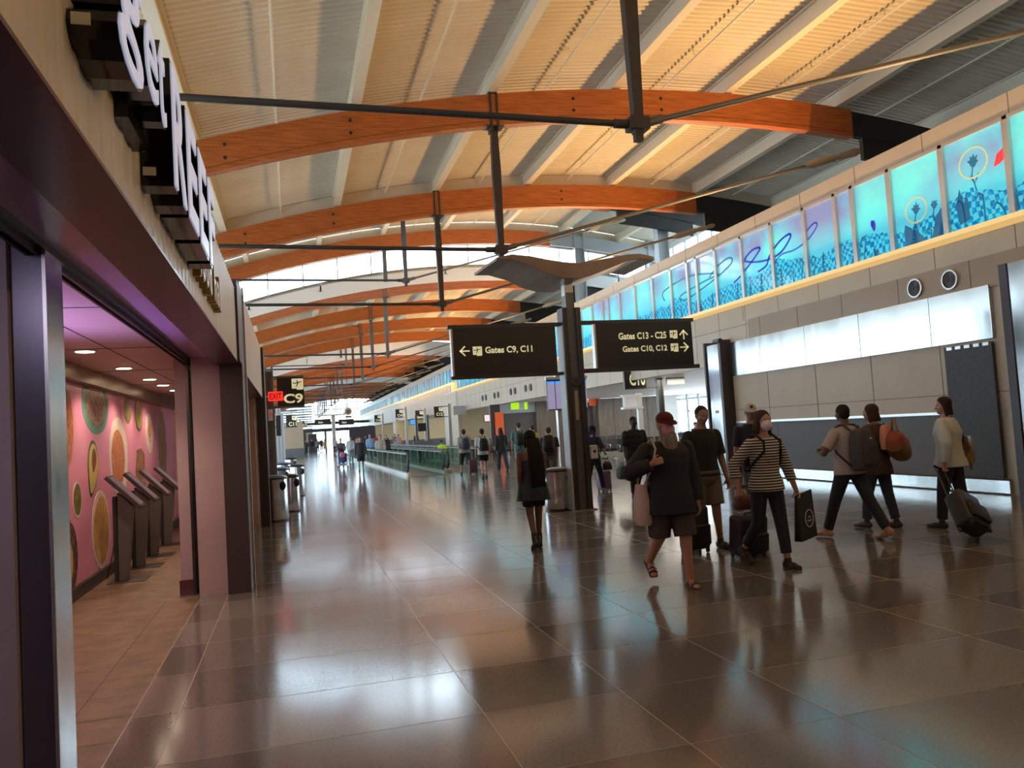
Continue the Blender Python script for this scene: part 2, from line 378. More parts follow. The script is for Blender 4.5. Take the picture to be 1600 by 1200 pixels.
wallx('wall_right', XR, -4.2, 20.2, 0, 11, 'tan_wall')
wallx('wall_right', XR, 57.9, 150, 3.2, 11, 'tan_wall')
wallx('wall_right', XR, 20.2, 57.9, 3.3, 8.4, 'white_paint')
struct('wall_back', MB().box((XL, -4.35, 0), (XR, -4.2, 11)), 'tan_wall')
g = MB()                                                                 # side of the first monitor: bright panes between grey columns
for y0, y1, up in MON:
    g.box((XR, y0, 10.1), (XR+.1, y1, 11.6))
struct('wall_right', g, 'white_paint')
nw[0] += 1
w = struct('window_%d' % nw[0], MB().box((XR+.04, 20.3, 8.4), (XR+.05, 57.9, 10.1)), 'glass'); f = MB()
for y in np.arange(20.3, 58, 1.25): f.box((XR-.02, y-.04, 8.4), (XR+.08, y+.04, 10.1))
f.box((XR-.03, 20.3, 9.2), (XR+.06, 57.9, 9.28)); obj('mullion', f, 'grey_paint', w)
for (x, y) in ((13.9, 36.1), (15.4, 30.2), (17.8, 36.1), (17.9, 24.4)):
    c = MB(); c.box((x-.22, y-.03, 4.5), (x+.22, y+.03, 11.0)).box((x-.25, y-.2, 4.5), (x-.21, y+.2, 11)).box((x+.21, y-.2, 4.5), (x+.25, y+.2, 11))
    struct('trim_4', c, 'grey_paint')

# ---------------------------------------------------------------- right wall below the art windows
w = MB(); w.box((XW, -4.2, 0), (XW+.3, 20.3, 4.57)).box((XW, 20.3, 3.1), (XW+.3, 57.6, 4.57)).box((XW, 57.6, 0), (XW+.3, 63, 5.2)).box((XW, 63, 3.2), (XW+.3, 145, 5.2))
for y in (92, 126): w.box((XW, y, 0), (XW+.3, y+5, 3.3))
struct('wall_right', w, 'tan_light')
dk = MB(); dk.box((XW-.045, -4.2, 3.6), (XW, 18.55, 4.16)); struct('trim_5', dk, 'tan_dark')
j = MB()
for y in (0.0, 2.0, 4.0, 6.0, 7.9, 9.6, 11.35, 13.1, 14.8, 16.4, 18.0): j.box((XW-.048, y-.006, 3.6), (XW-.04, y+.006, 4.16)); j.box((XW-.003, y+.8, 4.16), (XW+.002, y+.812, 4.57))
for y in np.arange(18.7, 145, 1.37): j.box((XW-.003, y, 3.1 if y > 20.3 else 3.6), (XW+.002, y+.012, 4.57))
j.box((XW-.003, 18.6, 4.05), (XW+.002, 57.6, 4.062))
struct('trim_6', j, 'joint')
p = MB(); p.box((XW-.03, 9, 1.46), (XW, 19.5, 2.72)); struct('wall_right', p, 'tan_wall')
j = MB(); j.box((XW-.034, 9, 1.775), (XW-.028, 19.5, 1.787))
for y in (12.2, 14.06, 15.92, 17.86): j.box((XW-.034, y-.007, 1.46), (XW-.028, y+.007, 2.72))
struct('trim_7', j, 'joint')
p = MB()
ysm = [10.95, 12.32, 14.27, 16.15, 18.02, 19.45]
for a, b in zip(ysm[:-1], ysm[1:]): p.box((XW-.09, a+.006, 2.71), (XW, b-.006, 3.65))
struct('trim_8', p, 'steel_panel', bevel=.006)
p = MB().box((XW-.05, 11.05, .27), (XW, 19.45, 1.41)); struct('trim_9', p, 'grey_fabric')
j = MB(); j.box((XW-.053, 17.55, .27), (XW-.049, 17.565, 1.41)).box((XW-.06, 10.9, .245), (XW-.03, 19.45, .27)); struct('trim_10', j, 'joint')
struct('trim_11', MB().box((XW-.08, 11.05, 1.41), (XW, 19.45, 1.475)), 'alu', bevel=.008)
struct('baseboard_right', MB().box((XW-.085, 10.9, .02), (XW, 19.45, .245)), 'steel_panel', bevel=.006)
# gold ledge with its glow in the material, below the added ceiling lamps
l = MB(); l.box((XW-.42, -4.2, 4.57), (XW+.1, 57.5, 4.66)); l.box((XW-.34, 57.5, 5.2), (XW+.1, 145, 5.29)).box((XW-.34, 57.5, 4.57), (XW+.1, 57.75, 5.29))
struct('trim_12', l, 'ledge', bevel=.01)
# parapet above the windows
l = MB(); l.box((XW, -4.2, 6.43), (XW+.25, 145, 6.80)); struct('wall_right', l, 'tan_light')
j = MB()
for y in np.arange(-3, 145, 1.9): j.box((XW-.003, y, 6.43), (XW+.002, y+.012, 6.8))
struct('trim_13', j, 'joint')
# floor and ceiling of the upper corridor behind the art glass
struct('ceiling', MB().box((XW+.3, -4.2, 3.12), (XR, 20.2, 3.3)), 'white_paint')
# ---------------------------------------------------------------- end wall
nw[0] += 1
e = struct('window_%d' % nw[0], MB().box((-5.6, 145, 0), (XR, 145.02, 9.2)), 'glass'); f = MB()
for x in np.arange(-5.6, XR, 1.9): f.box((x-.06, 144.9, 0), (x+.06, 145.1, 9))
for z in (2.6, 4.6, 6.8): f.box((-5.6, 144.9, z), (XR, 145.1, z+.1))
obj('mullion', f, 'grey_paint', e)
b = MB(); b.box((-1, 121, 2.75), (12, 121.3, 3.25)).box((-1, 128, 3.9), (12, 128.2, 4.3)).box((4.6, 121, 0), (4.9, 121.3, 2.8)).box((8.6, 121, 0), (9.2, 121.3, 2.8)); struct('trim_38', b, 'pillar_dark' if 'pillar_dark' in M else 'dark_steel')
b = MB(); b.box((-5.6, 139, 0), (3.4, 139.4, 3.6)).box((XW, 139, 0), (XR, 139.4, 5.2)); struct('wall_end', b, 'tan_wall')
b = MB()
for z in np.arange(3.8, 7.2, .42): b.box((-5.6, 139.1, z), (3.4, 139.2, z+.24))
struct('trim_14', b, 'grey_paint')

# ---------------------------------------------------------------- arches
def beam(k):
    Y = P0+SP*k; up = 0
    for a, b, u in MON:
        if a < Y < b: up = u
    nth = ['nearest', 'second', 'third', 'fourth', 'fifth', 'sixth', 'seventh', 'eighth', 'ninth', 'tenth', 'eleventh', 'twelfth', 'thirteenth', 'fourteenth', 'fifteenth', 'sixteenth', 'seventeenth', 'eighteenth', 'nineteenth', 'twentieth', 'twenty-first']
    lab = ('orange glulam arch with steel post and ties, %s arch along the ceiling' % nth[k+1])
    t = thing('glulam_arch', lab, 'roof beam', (0, Y, 0), group='glulam arches down the concourse')
    xe = 13.35 if k == 1 else 12.9
    def arch(x0, x1, top, bot, hw, n=26):
        m = MB(); X = np.linspace(x0, x1, n)
        for s in range(n-1):
            a, b = X[s], X[s+1]; za, zb = zt(a)+up, zt(b)+up
            m.add([(a, -hw, za-bot), (a, hw, za-bot), (a, hw, za-top), (a, -hw, za-top), (b, -hw, zb-bot), (b, hw, zb-bot), (b, hw, zb-top), (b, -hw, zb-top)],
                  [(0, 1, 5, 4), (1, 2, 6, 5), (2, 3, 7, 6), (3, 0, 4, 7)]+([(0, 3, 2, 1)] if s == 0 else [])+([(4, 5, 6, 7)] if s == n-2 else []))
        return m
    obj('arch', arch(XL+.02, xe, 0, .68, .11), 'wood', t)
    obj('lamination', arch(XL, xe-.02, .57, .582, .113), 'wood_gap', t)
    hs = arch(xe, XR, .04, .62, .09, 8); hs.add(*(lambda q: (q.v, q.f))(arch(xe+.3, XR-2, .6, 1.15, .06, 6)))
    obj('haunch', hs, 'darkest', t)
    if k <= 3:
        for x in (-4, -1.0, 1.4, 6.2, 8.3):
            for dz in (.2, .46): obj('bolt', MB().tube((x, -.125, zt(x)+up-dz), (x, -.10, zt(x)+up-dz), .035, n=10), 'darkest', t)
    nx, nz = 4.4, 5.42+up
    zp = zt(nx)+up
    p = MB()
    p.add([(nx-.07, -.06, zp-.75), (nx+.07, -.06, zp-.75), (nx+.07, .06, zp-.75), (nx-.07, .06, zp-.75), (nx-.09, -.07, (zp+nz)/2), (nx+.09, -.07, (zp+nz)/2), (nx+.09, .07, (zp+nz)/2), (nx-.09, .07, (zp+nz)/2),
           (nx-.06, -.06, nz-.12), (nx+.06, -.06, nz-.12), (nx+.06, .06, nz-.12), (nx-.06, .06, nz-.12)],
          [(0, 1, 2, 3), (8, 11, 10, 9)]+[(a+o, (a+1) % 4+o, (a+1) % 4+4+o, a+4+o) for o in (0, 4) for a in range(4)])
    for s in (-1, 1): p.box((nx+s*.07-.02, -.14, zp-.8), (nx+s*.07+.02, .14, zp+.03))
    p.box((nx-.2, -.15, zp-.70), (nx+.2, .15, zp-.685)); p.box((nx-.13, -.10, nz-.08), (nx+.13, .10, nz+.08)).box((nx-.05, -.05, nz-.22), (nx+.05, .05, nz-.1))
    obj('king_post', p, 'dark_steel' if k < 4 else 'mid_steel', t)
    q = MB(); q.tube((nx-.1, 0, nz), (XL, 0, nz+.12), .042, n=10).tube((nx-.32, 0, nz), (nx-.1, 0, nz), .06, n=10); obj('tie_rod', q, 'dark_steel', t, smooth=True)
    xr, zr = 12.9, nz+.265*(12.9-nx)
    q = MB(); q.tube((nx+.1, 0, nz+.02), (12.2, 0, nz+.265*(12.2-nx)), .038, n=10).tube((nx+.1, 0, nz+.02), (nx+.34, 0, nz+.09), .06, n=10)
    r_ = obj('tie_rod', q, 'mid_steel', t, smooth=True)
    q = MB(); d = Vector((1, 0, .265)).normalized(); a = Vector((12.0, 0, nz+.265*(12.0-nx)))
    q.path([a+d*s for s in (0, .12, .2, .85, .95, 1.05, 1.5, 1.62)], [.05, .06, .10, .085, .05, .075, .10, .06], 12); obj('turnbuckle_cover', q, 'tan_cover', r_, smooth=True)
    return t
for k in range(-1, 20): beam(k)
for i, (y0, y1, up) in enumerate(MON):                                   # extra arch above each glazed end
    t = thing('glulam_arch', 'raised orange glulam arch over the %s bowed clerestory glazing' % ['nearest', 'middle', 'farthest'][i], 'roof beam', (0, y1-.2, 0))
    m = MB()
    X = np.linspace(XL, 12.4, 26)
    for a, b in zip(X[:-1], X[1:]):
        za, zb = zt(a)+up, zt(b)+up
        m.add([(a, -.11, za-.68), (a, .0, za-.68), (a, .0, za), (a, -.11, za), (b, -.11, zb-.68), (b, .0, zb-.68), (b, .0, zb), (b, -.11, zb)], [(0, 1, 5, 4), (1, 2, 6, 5), (2, 3, 7, 6), (3, 0, 4, 7), (0, 3, 2, 1), (4, 5, 6, 7)])
    obj('arch', m, 'wood', t)
    m = MB(); X = np.linspace(12.4, XR, 8)
    for a, b in zip(X[:-1], X[1:]):
        za, zb = zt(a)+up, zt(b)+up
        m.add([(a, -.09, za-.62), (a, .0, za-.62), (a, .0, za), (a, -.09, za), (b, -.09, zb-.62), (b, .0, zb-.62), (b, .0, zb), (b, -.09, zb)], [(0, 1, 5, 4), (1, 2, 6, 5), (2, 3, 7, 6), (3, 0, 4, 7), (0, 3, 2, 1), (4, 5, 6, 7)])
    obj('haunch', m, 'grey_paint', t)
    obj('king_post', MB().box((4.31, -.2, zt(4.4)-.1), (4.49, -.12, zt(4.4)+up-.6)), 'mid_steel', t)

# ---------------------------------------------------------------- art windows
def art_material(far=False):
    m = bpy.data.materials.new('art_glass_far' if far else 'art_glass'); m.use_nodes = True; t = NT(m)
    co = t.n('ShaderNodeTexCoord').outputs['Object']; sx = t.n('ShaderNodeSeparateXYZ'); t.l(co, sx.inputs[0])
    def mth(op, a, b=None, c=None):
        x = t.n('ShaderNodeMath', operation=op)
        for i, q in enumerate((a, b, c)):
            if q is None: continue
            if isinstance(q, (int, float)): x.inputs[i].default_value = q
            else: t.l(q, x.inputs[i])
        return x.outputs[0]
    Yc, Zc = sx.outputs[1], sx.outputs[2]
    cmb = t.n('ShaderNodeCombineXYZ'); t.l(Yc, cmb.inputs[0]); t.l(Zc, cmb.inputs[1])
    nz = t.n('ShaderNodeTexNoise'); nz.inputs['Scale'].default_value = 2.5; t.l(cmb.outputs[0], nz.inputs['Vector'])
    mixv = t.n('ShaderNodeVectorMath', operation='MULTIPLY_ADD'); t.l(nz.outputs['Color'], mixv.inputs[0]); mixv.inputs[1].default_value = (.34, .34, 0); t.l(cmb.outputs[0], mixv.inputs[2])
    ck = t.n('ShaderNodeTexChecker'); ck.inputs['Scale'].default_value = 10.5; t.l(mixv.outputs[0], ck.inputs[0])
    n2 = t.n('ShaderNodeTexNoise'); n2.inputs['Scale'].default_value = 7; t.l(cmb.outputs[0], n2.inputs['Vector'])
    mos = t.n('ShaderNodeMix', data_type='RGBA'); t.l(ck.outputs['Fac'], mos.inputs[0]); mos.inputs[6].default_value = (.06, .52, .70, 1)
    dk = t.ramp(n2.outputs[0], [(.42, (.0, .16, .46)), (.6, (.0, .34, .62))]); t.l(dk, mos.inputs[7])
    n3 = t.n('ShaderNodeTexNoise'); n3.inputs['Scale'].default_value = .55; n3.inputs['Detail'].default_value = 4; t.l(cmb.outputs[0], n3.inputs['Vector'])
    hz = t.ramp(n3.outputs[0], [(.36, (.12, .62, .68)), (.5, (.13, .38, .60)), (.62, (.17, .22, .45))])
    up = t.n('ShaderNodeMapRange'); t.l(Zc, up.inputs[0]); up.inputs[1].default_value = 5.0; up.inputs[2].default_value = 6.0
    low = t.n('ShaderNodeMix', data_type='RGBA'); t.l(up.outputs[0], low.inputs[0]); low.inputs[6].default_value = (.05, .60, .78, 1); t.l(hz, low.inputs[7])
    n4 = t.n('ShaderNodeTexNoise'); n4.inputs['Scale'].default_value = .5; cy = t.n('ShaderNodeCombineXYZ'); t.l(Yc, cy.inputs[0]); t.l(cy.outputs[0], n4.inputs['Vector'])
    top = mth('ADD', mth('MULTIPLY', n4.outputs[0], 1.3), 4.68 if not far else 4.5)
    n5 = t.n('ShaderNodeTexNoise'); n5.inputs['Scale'].default_value = 9; t.l(cmb.outputs[0], n5.inputs['Vector'])
    edge = mth('ADD', Zc, mth('MULTIPLY', n5.outputs[0], .12))
    fac = mth('LESS_THAN', edge, top)
    fin = t.n('ShaderNodeMix', data_type='RGBA'); t.l(fac, fin.inputs[0]); t.l(low.outputs[2], fin.inputs[6]); t.l(mos.outputs[2], fin.inputs[7])
    out = fin.outputs[2]
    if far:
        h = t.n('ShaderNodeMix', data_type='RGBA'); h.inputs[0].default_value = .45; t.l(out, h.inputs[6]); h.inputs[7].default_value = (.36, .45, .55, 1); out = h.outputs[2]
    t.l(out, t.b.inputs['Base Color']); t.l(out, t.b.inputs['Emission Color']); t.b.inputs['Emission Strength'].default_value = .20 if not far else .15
    t.b.inputs['Roughness'].default_value = .08; t.b.inputs['Specular IOR Level'].default_value = .6
    return m
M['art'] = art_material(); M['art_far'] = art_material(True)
M['ink_teal'] = mat('ink_teal', (.01, .10, .20), .3, emit=(.01, .12, .26), es=.2)
M['ink_blue'] = mat('ink_blue', (.02, .03, .35), .3, emit=(.02, .03, .45), es=.2)
M['ink_ring'] = mat('ink_ring', (.40, .48, .30), .3, emit=(.4, .5, .3), es=.2)
M['ink_red'] = mat('ink_red', (.8, .04, .05), .3, emit=(.8, .03, .04), es=.3)
M['ink_cyan'] = mat('ink_cyan', (.3, .8, .9), .3, emit=(.3, .8, .9), es=.25)
OFF = [0, .57, 1.68, 3.02, 4.42, 5.78, 6.88]
wins = {}
def flat(mb, pts, x=XW+.045, th=.004):
    """flat print on the glass: polygon of (y,z)"""
    return mb.prism([(p[0], p[1]) for p in pts], (x, 0, 0), (0, 1, 0), (0, 0, 1), (th, 0, 0))
def stroke(mb, pts, w, x=XW+.045):
    for a, b in zip(pts[:-1], pts[1:]):
        d = Vector((b[0]-a[0], b[1]-a[1])); 
        if d.length < 1e-4: continue
        nrm = Vector((-d.y, d.x)).normalized()*w/2; e = d.normalized()*w*.3
        flat(mb, [(a[0]-e.x+nrm.x, a[1]-e.y+nrm.y), (b[0]+e.x+nrm.x, b[1]+e.y+nrm.y), (b[0]+e.x-nrm.x, b[1]+e.y-nrm.y), (a[0]-e.x-nrm.x, a[1]-e.y-nrm.y)], x)
    return mb
for i in range(-1, 21):
    yb = .5+6.876*i; far = yb > 56; zb = 5.2 if far else 4.57
    nw[0] += 1
    f = MB(); f.box((XW-.02, yb, zb), (XW+.12, yb+6.876, zb+.09)).box((XW-.02, yb, 6.37), (XW+.12, yb+6.876, 6.43))
    fr = struct('window_%d' % nw[0], f, 'alu')
    for a, b in zip(OFF[:-1], OFF[1:]):
        obj('mullion', MB().box((XW-.02, yb+a-.045, zb+.05), (XW+.14, yb+a+.045, 6.43)).box((XW-.015, yb+a+.05, zb+.05), (XW+.10, yb+a+.075, 6.40)), 'alu', fr)
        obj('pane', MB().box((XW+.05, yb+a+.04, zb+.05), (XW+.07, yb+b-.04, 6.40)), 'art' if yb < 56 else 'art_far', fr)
    wins[i] = fr
def wy(y): return wins[int((y-.5)//6.876)]
# big silhouettes
def flower(y, z, s, win, ring=None, seed=0):
    r = random.Random(seed); m = MB(); pts = []
    for k in range(18):
        a = 2*PI*k/18; rr = s*(.55+.5*(k % 2)*(.6+.4*r.random())) if math.sin(a) > -.2 else s*.5; pts.append((y+rr*math.cos(a)*.8, z+rr*math.sin(a)))
    flat(m, pts); stroke(m, [(y+.1*s, z-s*.5), (y+.3*s, z-s*1.2), (y+.1*s, z-s*2), (y-.1*s, z-s*2.9)], .022)
    for q in (-1, 1): flat(m, [(y, z-2.2*s), (y+q*.25*s, z-1.5*s), (y+q*.55*s, z-1.2*s), (y+q*.4*s, z-1.7*s)])
    obj('flower_print', m, 'ink_teal', win)
    if ring:
        q = MB(); stroke(q, [(y+ring*math.cos(t), z+ring*.9*math.sin(t)) for t in np.linspace(0, 2*PI, 25)], .035, XW+.043); obj('ring_print', q, 'ink_ring', win)
flower(11.15, 5.88, .17, wy(11.1), .30, 1); flower(12.55, 5.42, .16, wy(12.5), .27, 2); flower(12.1, 5.38, .13, wy(12.1), None, 3)
obj('petal_print', flat(MB(), [(10.62, 5.68), (10.74, 5.66), (10.66, 5.86), (10.52, 5.93), (10.46, 5.84), (10.5, 5.74)]), 'ink_red', wy(10.6))
obj('leaf_print', flat(MB(), [(12.3, 4.68), (12.85, 4.68), (12.9, 5.05), (12.86, 5.2), (12.7, 5.1), (12.5, 4.95)]), 'ink_teal', wy(12.5))
obj('leaf_print', flat(MB(), [(12.25, 4.68), (11.9, 4.7), (11.88, 5.05), (11.95, 5.3), (12.1, 5.1)]), 'ink_teal', wy(12))
obj('leaf_print', flat(MB(), [(10.3, 4.8), (10.5, 4.8), (10.45, 5.3), (10.38, 5.45), (10.36, 5.2)]), 'ink_teal', wy(10.4))
obj('leaf_print', flat(MB(), [(11.3, 4.9), (11.55, 4.85), (11.6, 5.2), (11.5, 5.5), (11.42, 5.2), (11.36, 5.4)]), 'ink_teal', wy(11.4))
m = MB()
for dx, r_ in ((0, .09), (.05, .06)): flat(m, [(13.72+dx+r_*.6*math.cos(t), 5.42+dx+r_*1.3*math.sin(t)) for t in np.linspace(0, 2*PI, 13)[:-1]])
obj('butterfly_print', m, 'ink_blue', wy(13.7))
rr = random.Random(5)
for y in list(np.arange(7.6, 57, .43)):                                   # stems and sprigs growing from the sill
    y = y+rr.uniform(-.1, .1); m = MB(); h = rr.uniform(.25, .6) if y < 40 else .35; b = rr.uniform(-.12, .12)
    stroke(m, [(y, 4.66), (y+b*.4, 4.66+h*.5), (y+b, 4.66+h)], .03)
    if rr.random() < .5:
        for q in np.arange(.25, 1, .15): stroke(m, [(y+b*q-.09*(1.1-q), 4.66+h*q+.03), (y+b*q, 4.66+h*q), (y+b*q+.09*(1.1-q), 4.66+h*q+.03)], .035)
    else:
        stroke(m, [(y+b, 4.66+h), (y+b+.08, 4.66+h+.06), (y+b+.16, 4.66+h-.03)], .03)
    obj('sprig_print', m, 'ink_teal', wy(y))
# looping brush line over several panes
def loop(pts, w, mname):
    P = []
    for i in range(len(pts)-3):
        p0, p1, p2, p3 = [np.array(q) for q in pts[i:i+4]]
        for t in np.linspace(0, 1, 7)[:-1]:
            P.append(tuple(.5*((2*p1)+(-p0+p2)*t+(2*p0-5*p1+4*p2-p3)*t*t+(-p0+3*p1-3*p2+p3)*t**3)))
    byw = {}
    for a, b in zip(P[:-1], P[1:]): byw.setdefault(int(((a[0]+b[0])/2-.5)//6.876), []).append((a, b))
    for k, segs in byw.items():
        m = MB()
        for a, b in segs: stroke(m, [a, b], w, XW+.040)
        obj('brush_print', m, mname, wins[k])
px = lambda L_: [tuple(onx(x, y, XW)[1:]) for x, y in L_]
loop(px([(1050, 470), (1037, 470), (1036, 455), (1075, 432), (1120, 428), (1098, 440), (1062, 462), (1070, 468), (1110, 440), (1140, 412), (1137, 403), (1120, 415), (1105, 436), (1110, 442)]), .04, 'ink_teal')
loop(px([(1136, 440), (1145, 441), (1160, 425), (1182, 395), (1184, 387), (1172, 392), (1162, 408), (1190, 408), (1216, 396), (1232, 372), (1230, 366), (1215, 378), (1200, 400), (1195, 415), (1180, 425), (1170, 420)]), .05, 'ink_blue')
loop(px([(1180, 425), (1200, 428), (1216, 400), (1240, 390), (1262, 372), (1274, 352), (1268, 350), (1250, 372), (1236, 398)]), .03, 'ink_blue')
def rect(l, t, r, b, Y):
    c = (l+r)/2; d = (t+b)/2
    return float(ony(l, d, Y)[0]), float(ony(r, d, Y)[0]), float(ony(c, b, Y)[2]), float(ony(c, t, Y)[2])
# ---------------------------------------------------------------- left storefront
s = MB(); s.box((-.8, -4.2, 2.6), (-.55, 9.2, 3.42)).box((XL, -4.2, 3.3), (-.8, 9.2, 3.42)); struct('wall_left', s, 'fascia')
m = MB()
for y in np.arange(-4.1, 9.2, .16): m.tube((-.552, y, 2.600), (-.552, y, 3.42), .035, n=8, sx=1)
m.v = [(-.55+(v[0]+.55)*.16, v[1], v[2]) for v in m.v]
struct('trim_15', m, 'fascia', smooth=True)
struct('trim_16', MB().box((-.8, -4.2, 2.585), (-.542, 9.2, 2.6)), 'purple_dark')
struct('trim_17', MB().box((-.8, -4.2, 2.6), (-.79, 9.65, 2.7)), 'purple_dark')
struct('ceiling', MB().box((-1.09, -4.2, 2.7), (-.8, 9.7, 2.74)), 'soffit_purple')
t_ = MB(); t_.box((-1.2, -4.2, 2.66), (-1.09, 10.2, 2.74)).box((-1.13, -4.2, 2.63), (-1.115, 9.9, 2.66)).box((-1.175, -4.2, 2.63), (-1.16, 9.9, 2.66))
for z in (0,): t_.box((-1.16, 9.82, 0), (-1.13, 9.9, 2.7)).box((-1.1, 9.82, 0), (-1.085, 9.9, 2.7))
struct('trim_18', t_, 'track')
struct('ceiling', MB().box((XL, -4.2, 2.72), (-1.2, 20.4, 2.78)), 'shop_ceiling')
j = MB()
for y in (6.2, 8.7, 11.2, 13.7, 16.2): j.box((-2.5, y, 2.716), (-1.2, y+.01, 2.721))
j.box((-1.75, -4, 2.716), (-1.74, 20, 2.721)); struct('trim_19', j, 'tile_joint')
# near pillar
b = MB().box((-1.235, 4.17, 0), (-1.1, 4.19, 2.7)); pr = struct('wall_pillar', MB().box((-1.75, 4.19, 0), (-1.1, 4.45, 2.7)), 'plum_panel')
pr.name = 'trim_20'
obj('panel', b, 'plum_panel', pr); obj('corner_sheet', MB().box((-1.1, 4.165, .0), (-1.092, 4.46, 2.66)), 'steel', pr, label='polished stainless steel side'); obj('edge', MB().box((-1.104, 4.158, 0), (-1.088, 4.17, 2.66)), 'alu', pr)
obj('panel', MB().box((-2.4, 4.12, 0), (-1.24, 4.19, 2.7)), 'lilac_panel', pr)
# far jamb of the opening
b = MB(); b.box((-1.08, 9.68, 0), (-.77, 10.3, 2.7)); struct('trim_21', b, 'lilac_panel')
b = MB(); b.box((-1.29, 9.88, 0), (-1.16, 10.3, 2.7)); struct('trim_22', b, 'lilac_panel')
struct('baseboard_jamb', MB().box((-1.31, 9.86, 0), (-1.15, 9.90, .17)), 'purple_dark')
b = MB(); b.box((-.77, 9.6, 0), (-.52, 10.12, 3.56)).box((-.8, 9.2, 2.6), (-.52, 9.6, 3.5)); struct('trim_23', b, 'mid_steel' if False else 'purple_dark')
M['pillar_dark'] = mat('pillar_dark', (.05, .04, .045), .4, .2)
bpy.data.objects['trim_23'].data.materials[0] = M['pillar_dark']
struct('trim_24', MB().box((-.53, 10.14, 0), (-.50, 10.2, 3.5)).box((-.53, 10.3, 0), (-.51, 10.42, 3.62)), 'alu')
# second storefront
struct('wall_left', MB().box((-.8, 10.45, 2.6), (-.55, 17.2, 3.62)).box((XL, 10.45, 3.5), (-.8, 30, 3.62)), 'fascia')
struct('trim_25', MB().box((-.8, 10.45, 2.585), (-.548, 17.2, 2.6)), 'purple_dark')
struct('wall_left', MB().box((-1.25, 10.3, 0), (-1.1, 16.8, 2.72)), 'lilac_panel')
struct('trim_26', MB().box((-1.2, 16.75, 0), (-.71, 16.85, 2.62)), 'peach')
struct('trim_27', MB().box((-.71, 16.9, 0), (-.5, 17.5, 3.62)), 'pillar_dark')
struct('trim_28', MB().box((-.70, 16.86, 0), (-.68, 16.9, 2.6)), 'alu')
# shop interior
struct('wall_shop', MB().box((-2.65, 4.4, 0), (-2.5, 20.0, 2.74)), 'shop_wall').name = 'wall_left_inner'
struct('wall_shop', MB().box((-2.5, 19.6, 0), (-1.25, 19.75, 2.74)), 'shop_wall').name = 'wall_back_inner'
struct('baseboard_left', MB().box((-2.5, 4.4, 0), (-2.47, 19.6, .15)), 'dark_steel')
struct('baseboard_back', MB().box((-2.47, 19.57, 0), (-1.3, 19.6, .14)), 'brown_band')
struct('trim_29', MB().box((-2.5, 4.4, 2.54), (-2.38, 19.0, 2.72)), 'brown_band')
for k, (y, d) in enumerate(((8.85, 'nearest the entrance'), (10.78, 'second from the entrance'), (12.63, 'nearest of the three bright downlights in the row'), (13.9, 'middle of the three bright downlights in the row'), (15.26, 'farthest of the three bright downlights in the row'))):
    t = thing('ceiling_downlight', 'round recessed shop ceiling downlight, '+d, 'light', (-1.98, y, 2.72), group='shop downlights')
    obj('trim_ring', MB().lathe([(.11, 0), (.11, -.012), (.085, -.012)], n=24), 'white_plastic', t)
    obj('lens', MB().lathe([(.085, -.013), (.085, -.016)], n=24), 'lamp_face', t)
    l = bpy.data.lights.new('downlight', 'SPOT'); l.energy = 34; l.color = (1, .72, .48); l.spot_size = 2.3; l.spot_blend = .6; l.shadow_soft_size = .08
    o = bpy.data.objects.new('downlight_glow', l); COL.objects.link(o); o.location = (-1.98, y, 2.68)
t = thing('sprinkler_head', 'small sprinkler head under the lilac shop ceiling near the steel pillar', 'sprinkler', (-1.86, 7.3, 2.72))
obj('escutcheon', MB().lathe([(.04, 0), (.035, -.015)], n=12), 'white_plastic', t); obj('deflector', MB().tube((0, 0, -.015), (0, 0, -.05), .01, n=6).lathe([(.03, -.05), (.03, -.055)], n=10), 'alu', t)
# food mural
XM = -2.492
mural = thing('food_mural', 'glossy pink wall print covered with plates of food and avocado halves', 'mural', (-2.499, 12, 0))
def mp(mb, pts, th):   # local to the mural
    pts = [(p[0]-12, min(p[1], 2.535)) for p in pts]
    return mb.prism(pts, (0, 0, 0), (0, 1, 0), (0, 0, 1), (th, 0, 0))
mb_ = MB(); mp(mb_, [(4.5, .16), (18.9, .16), (18.9, 2.54), (4.5, 2.54)], .006); obj('pink_panel', mb_, 'pink', mural)
def food(name, l, t, r, b, c1, layers=(), shape=None, th=.009, scale=1):
    cx, cy = (l+r)/2, (t+b)/2
    y0, y1 = onx(l, cy, -2.49)[1], onx(r, cy, -2.49)[1]; z1, z0 = onx(cx, t, -2.49)[2], onx(cx, b, -2.49)[2]
    yc, zc, ry, rz = (y0+y1)/2, (z0+z1)/2, (y1-y0)/2, (z1-z0)/2
    shape = shape or [(math.cos(a), math.sin(a)) for a in np.linspace(0, 2*PI, 33)[:-1]]
    o = obj(name, mp(MB(), [(yc+ry*p[0], zc+rz*p[1]) for p in shape], th), c1, mural)
    for i, (k, dx, dz, mm) in enumerate(layers):
        obj(name+'_filling', mp(MB(), [(yc+ry*(p[0]*k*(1 if not isinstance(k, tuple) else 1)+dx), zc+rz*(p[1]*k+dz)) for p in shape], th+.002*(i+1)), mm, mural)
M['f_white'] = mat('plate_white', (.62, .56, .52), .25); M['f_teal'] = mat('plate_teal', (.12, .32, .27), .25)
def foodmat(n, a, b, c, sc=14, st=(1, 1, 1)):
    m = mat(n, a, .3); t = NT(m); f = t.noise(t.coord(st), sc, 5, .7); t.l(t.ramp(f, [(.36, a), (.5, b), (.63, c)]), t.b.inputs['Base Color']); return m
M['f_fried'] = foodmat('food_fried', (.18, .05, .02), (.42, .16, .07), (.55, .28, .13))
M['f_fries'] = foodmat('food_fries', (.22, .10, .03), (.55, .33, .11), (.70, .50, .22), 9, (1, 3, .5))
M['f_rice'] = foodmat('food_rice', (.08, .06, .05), (.48, .38, .28), (.62, .52, .42), 16)
M['f_green'] = foodmat('food_greens', (.03, .05, .02), (.16, .17, .05), (.35, .2, .1))
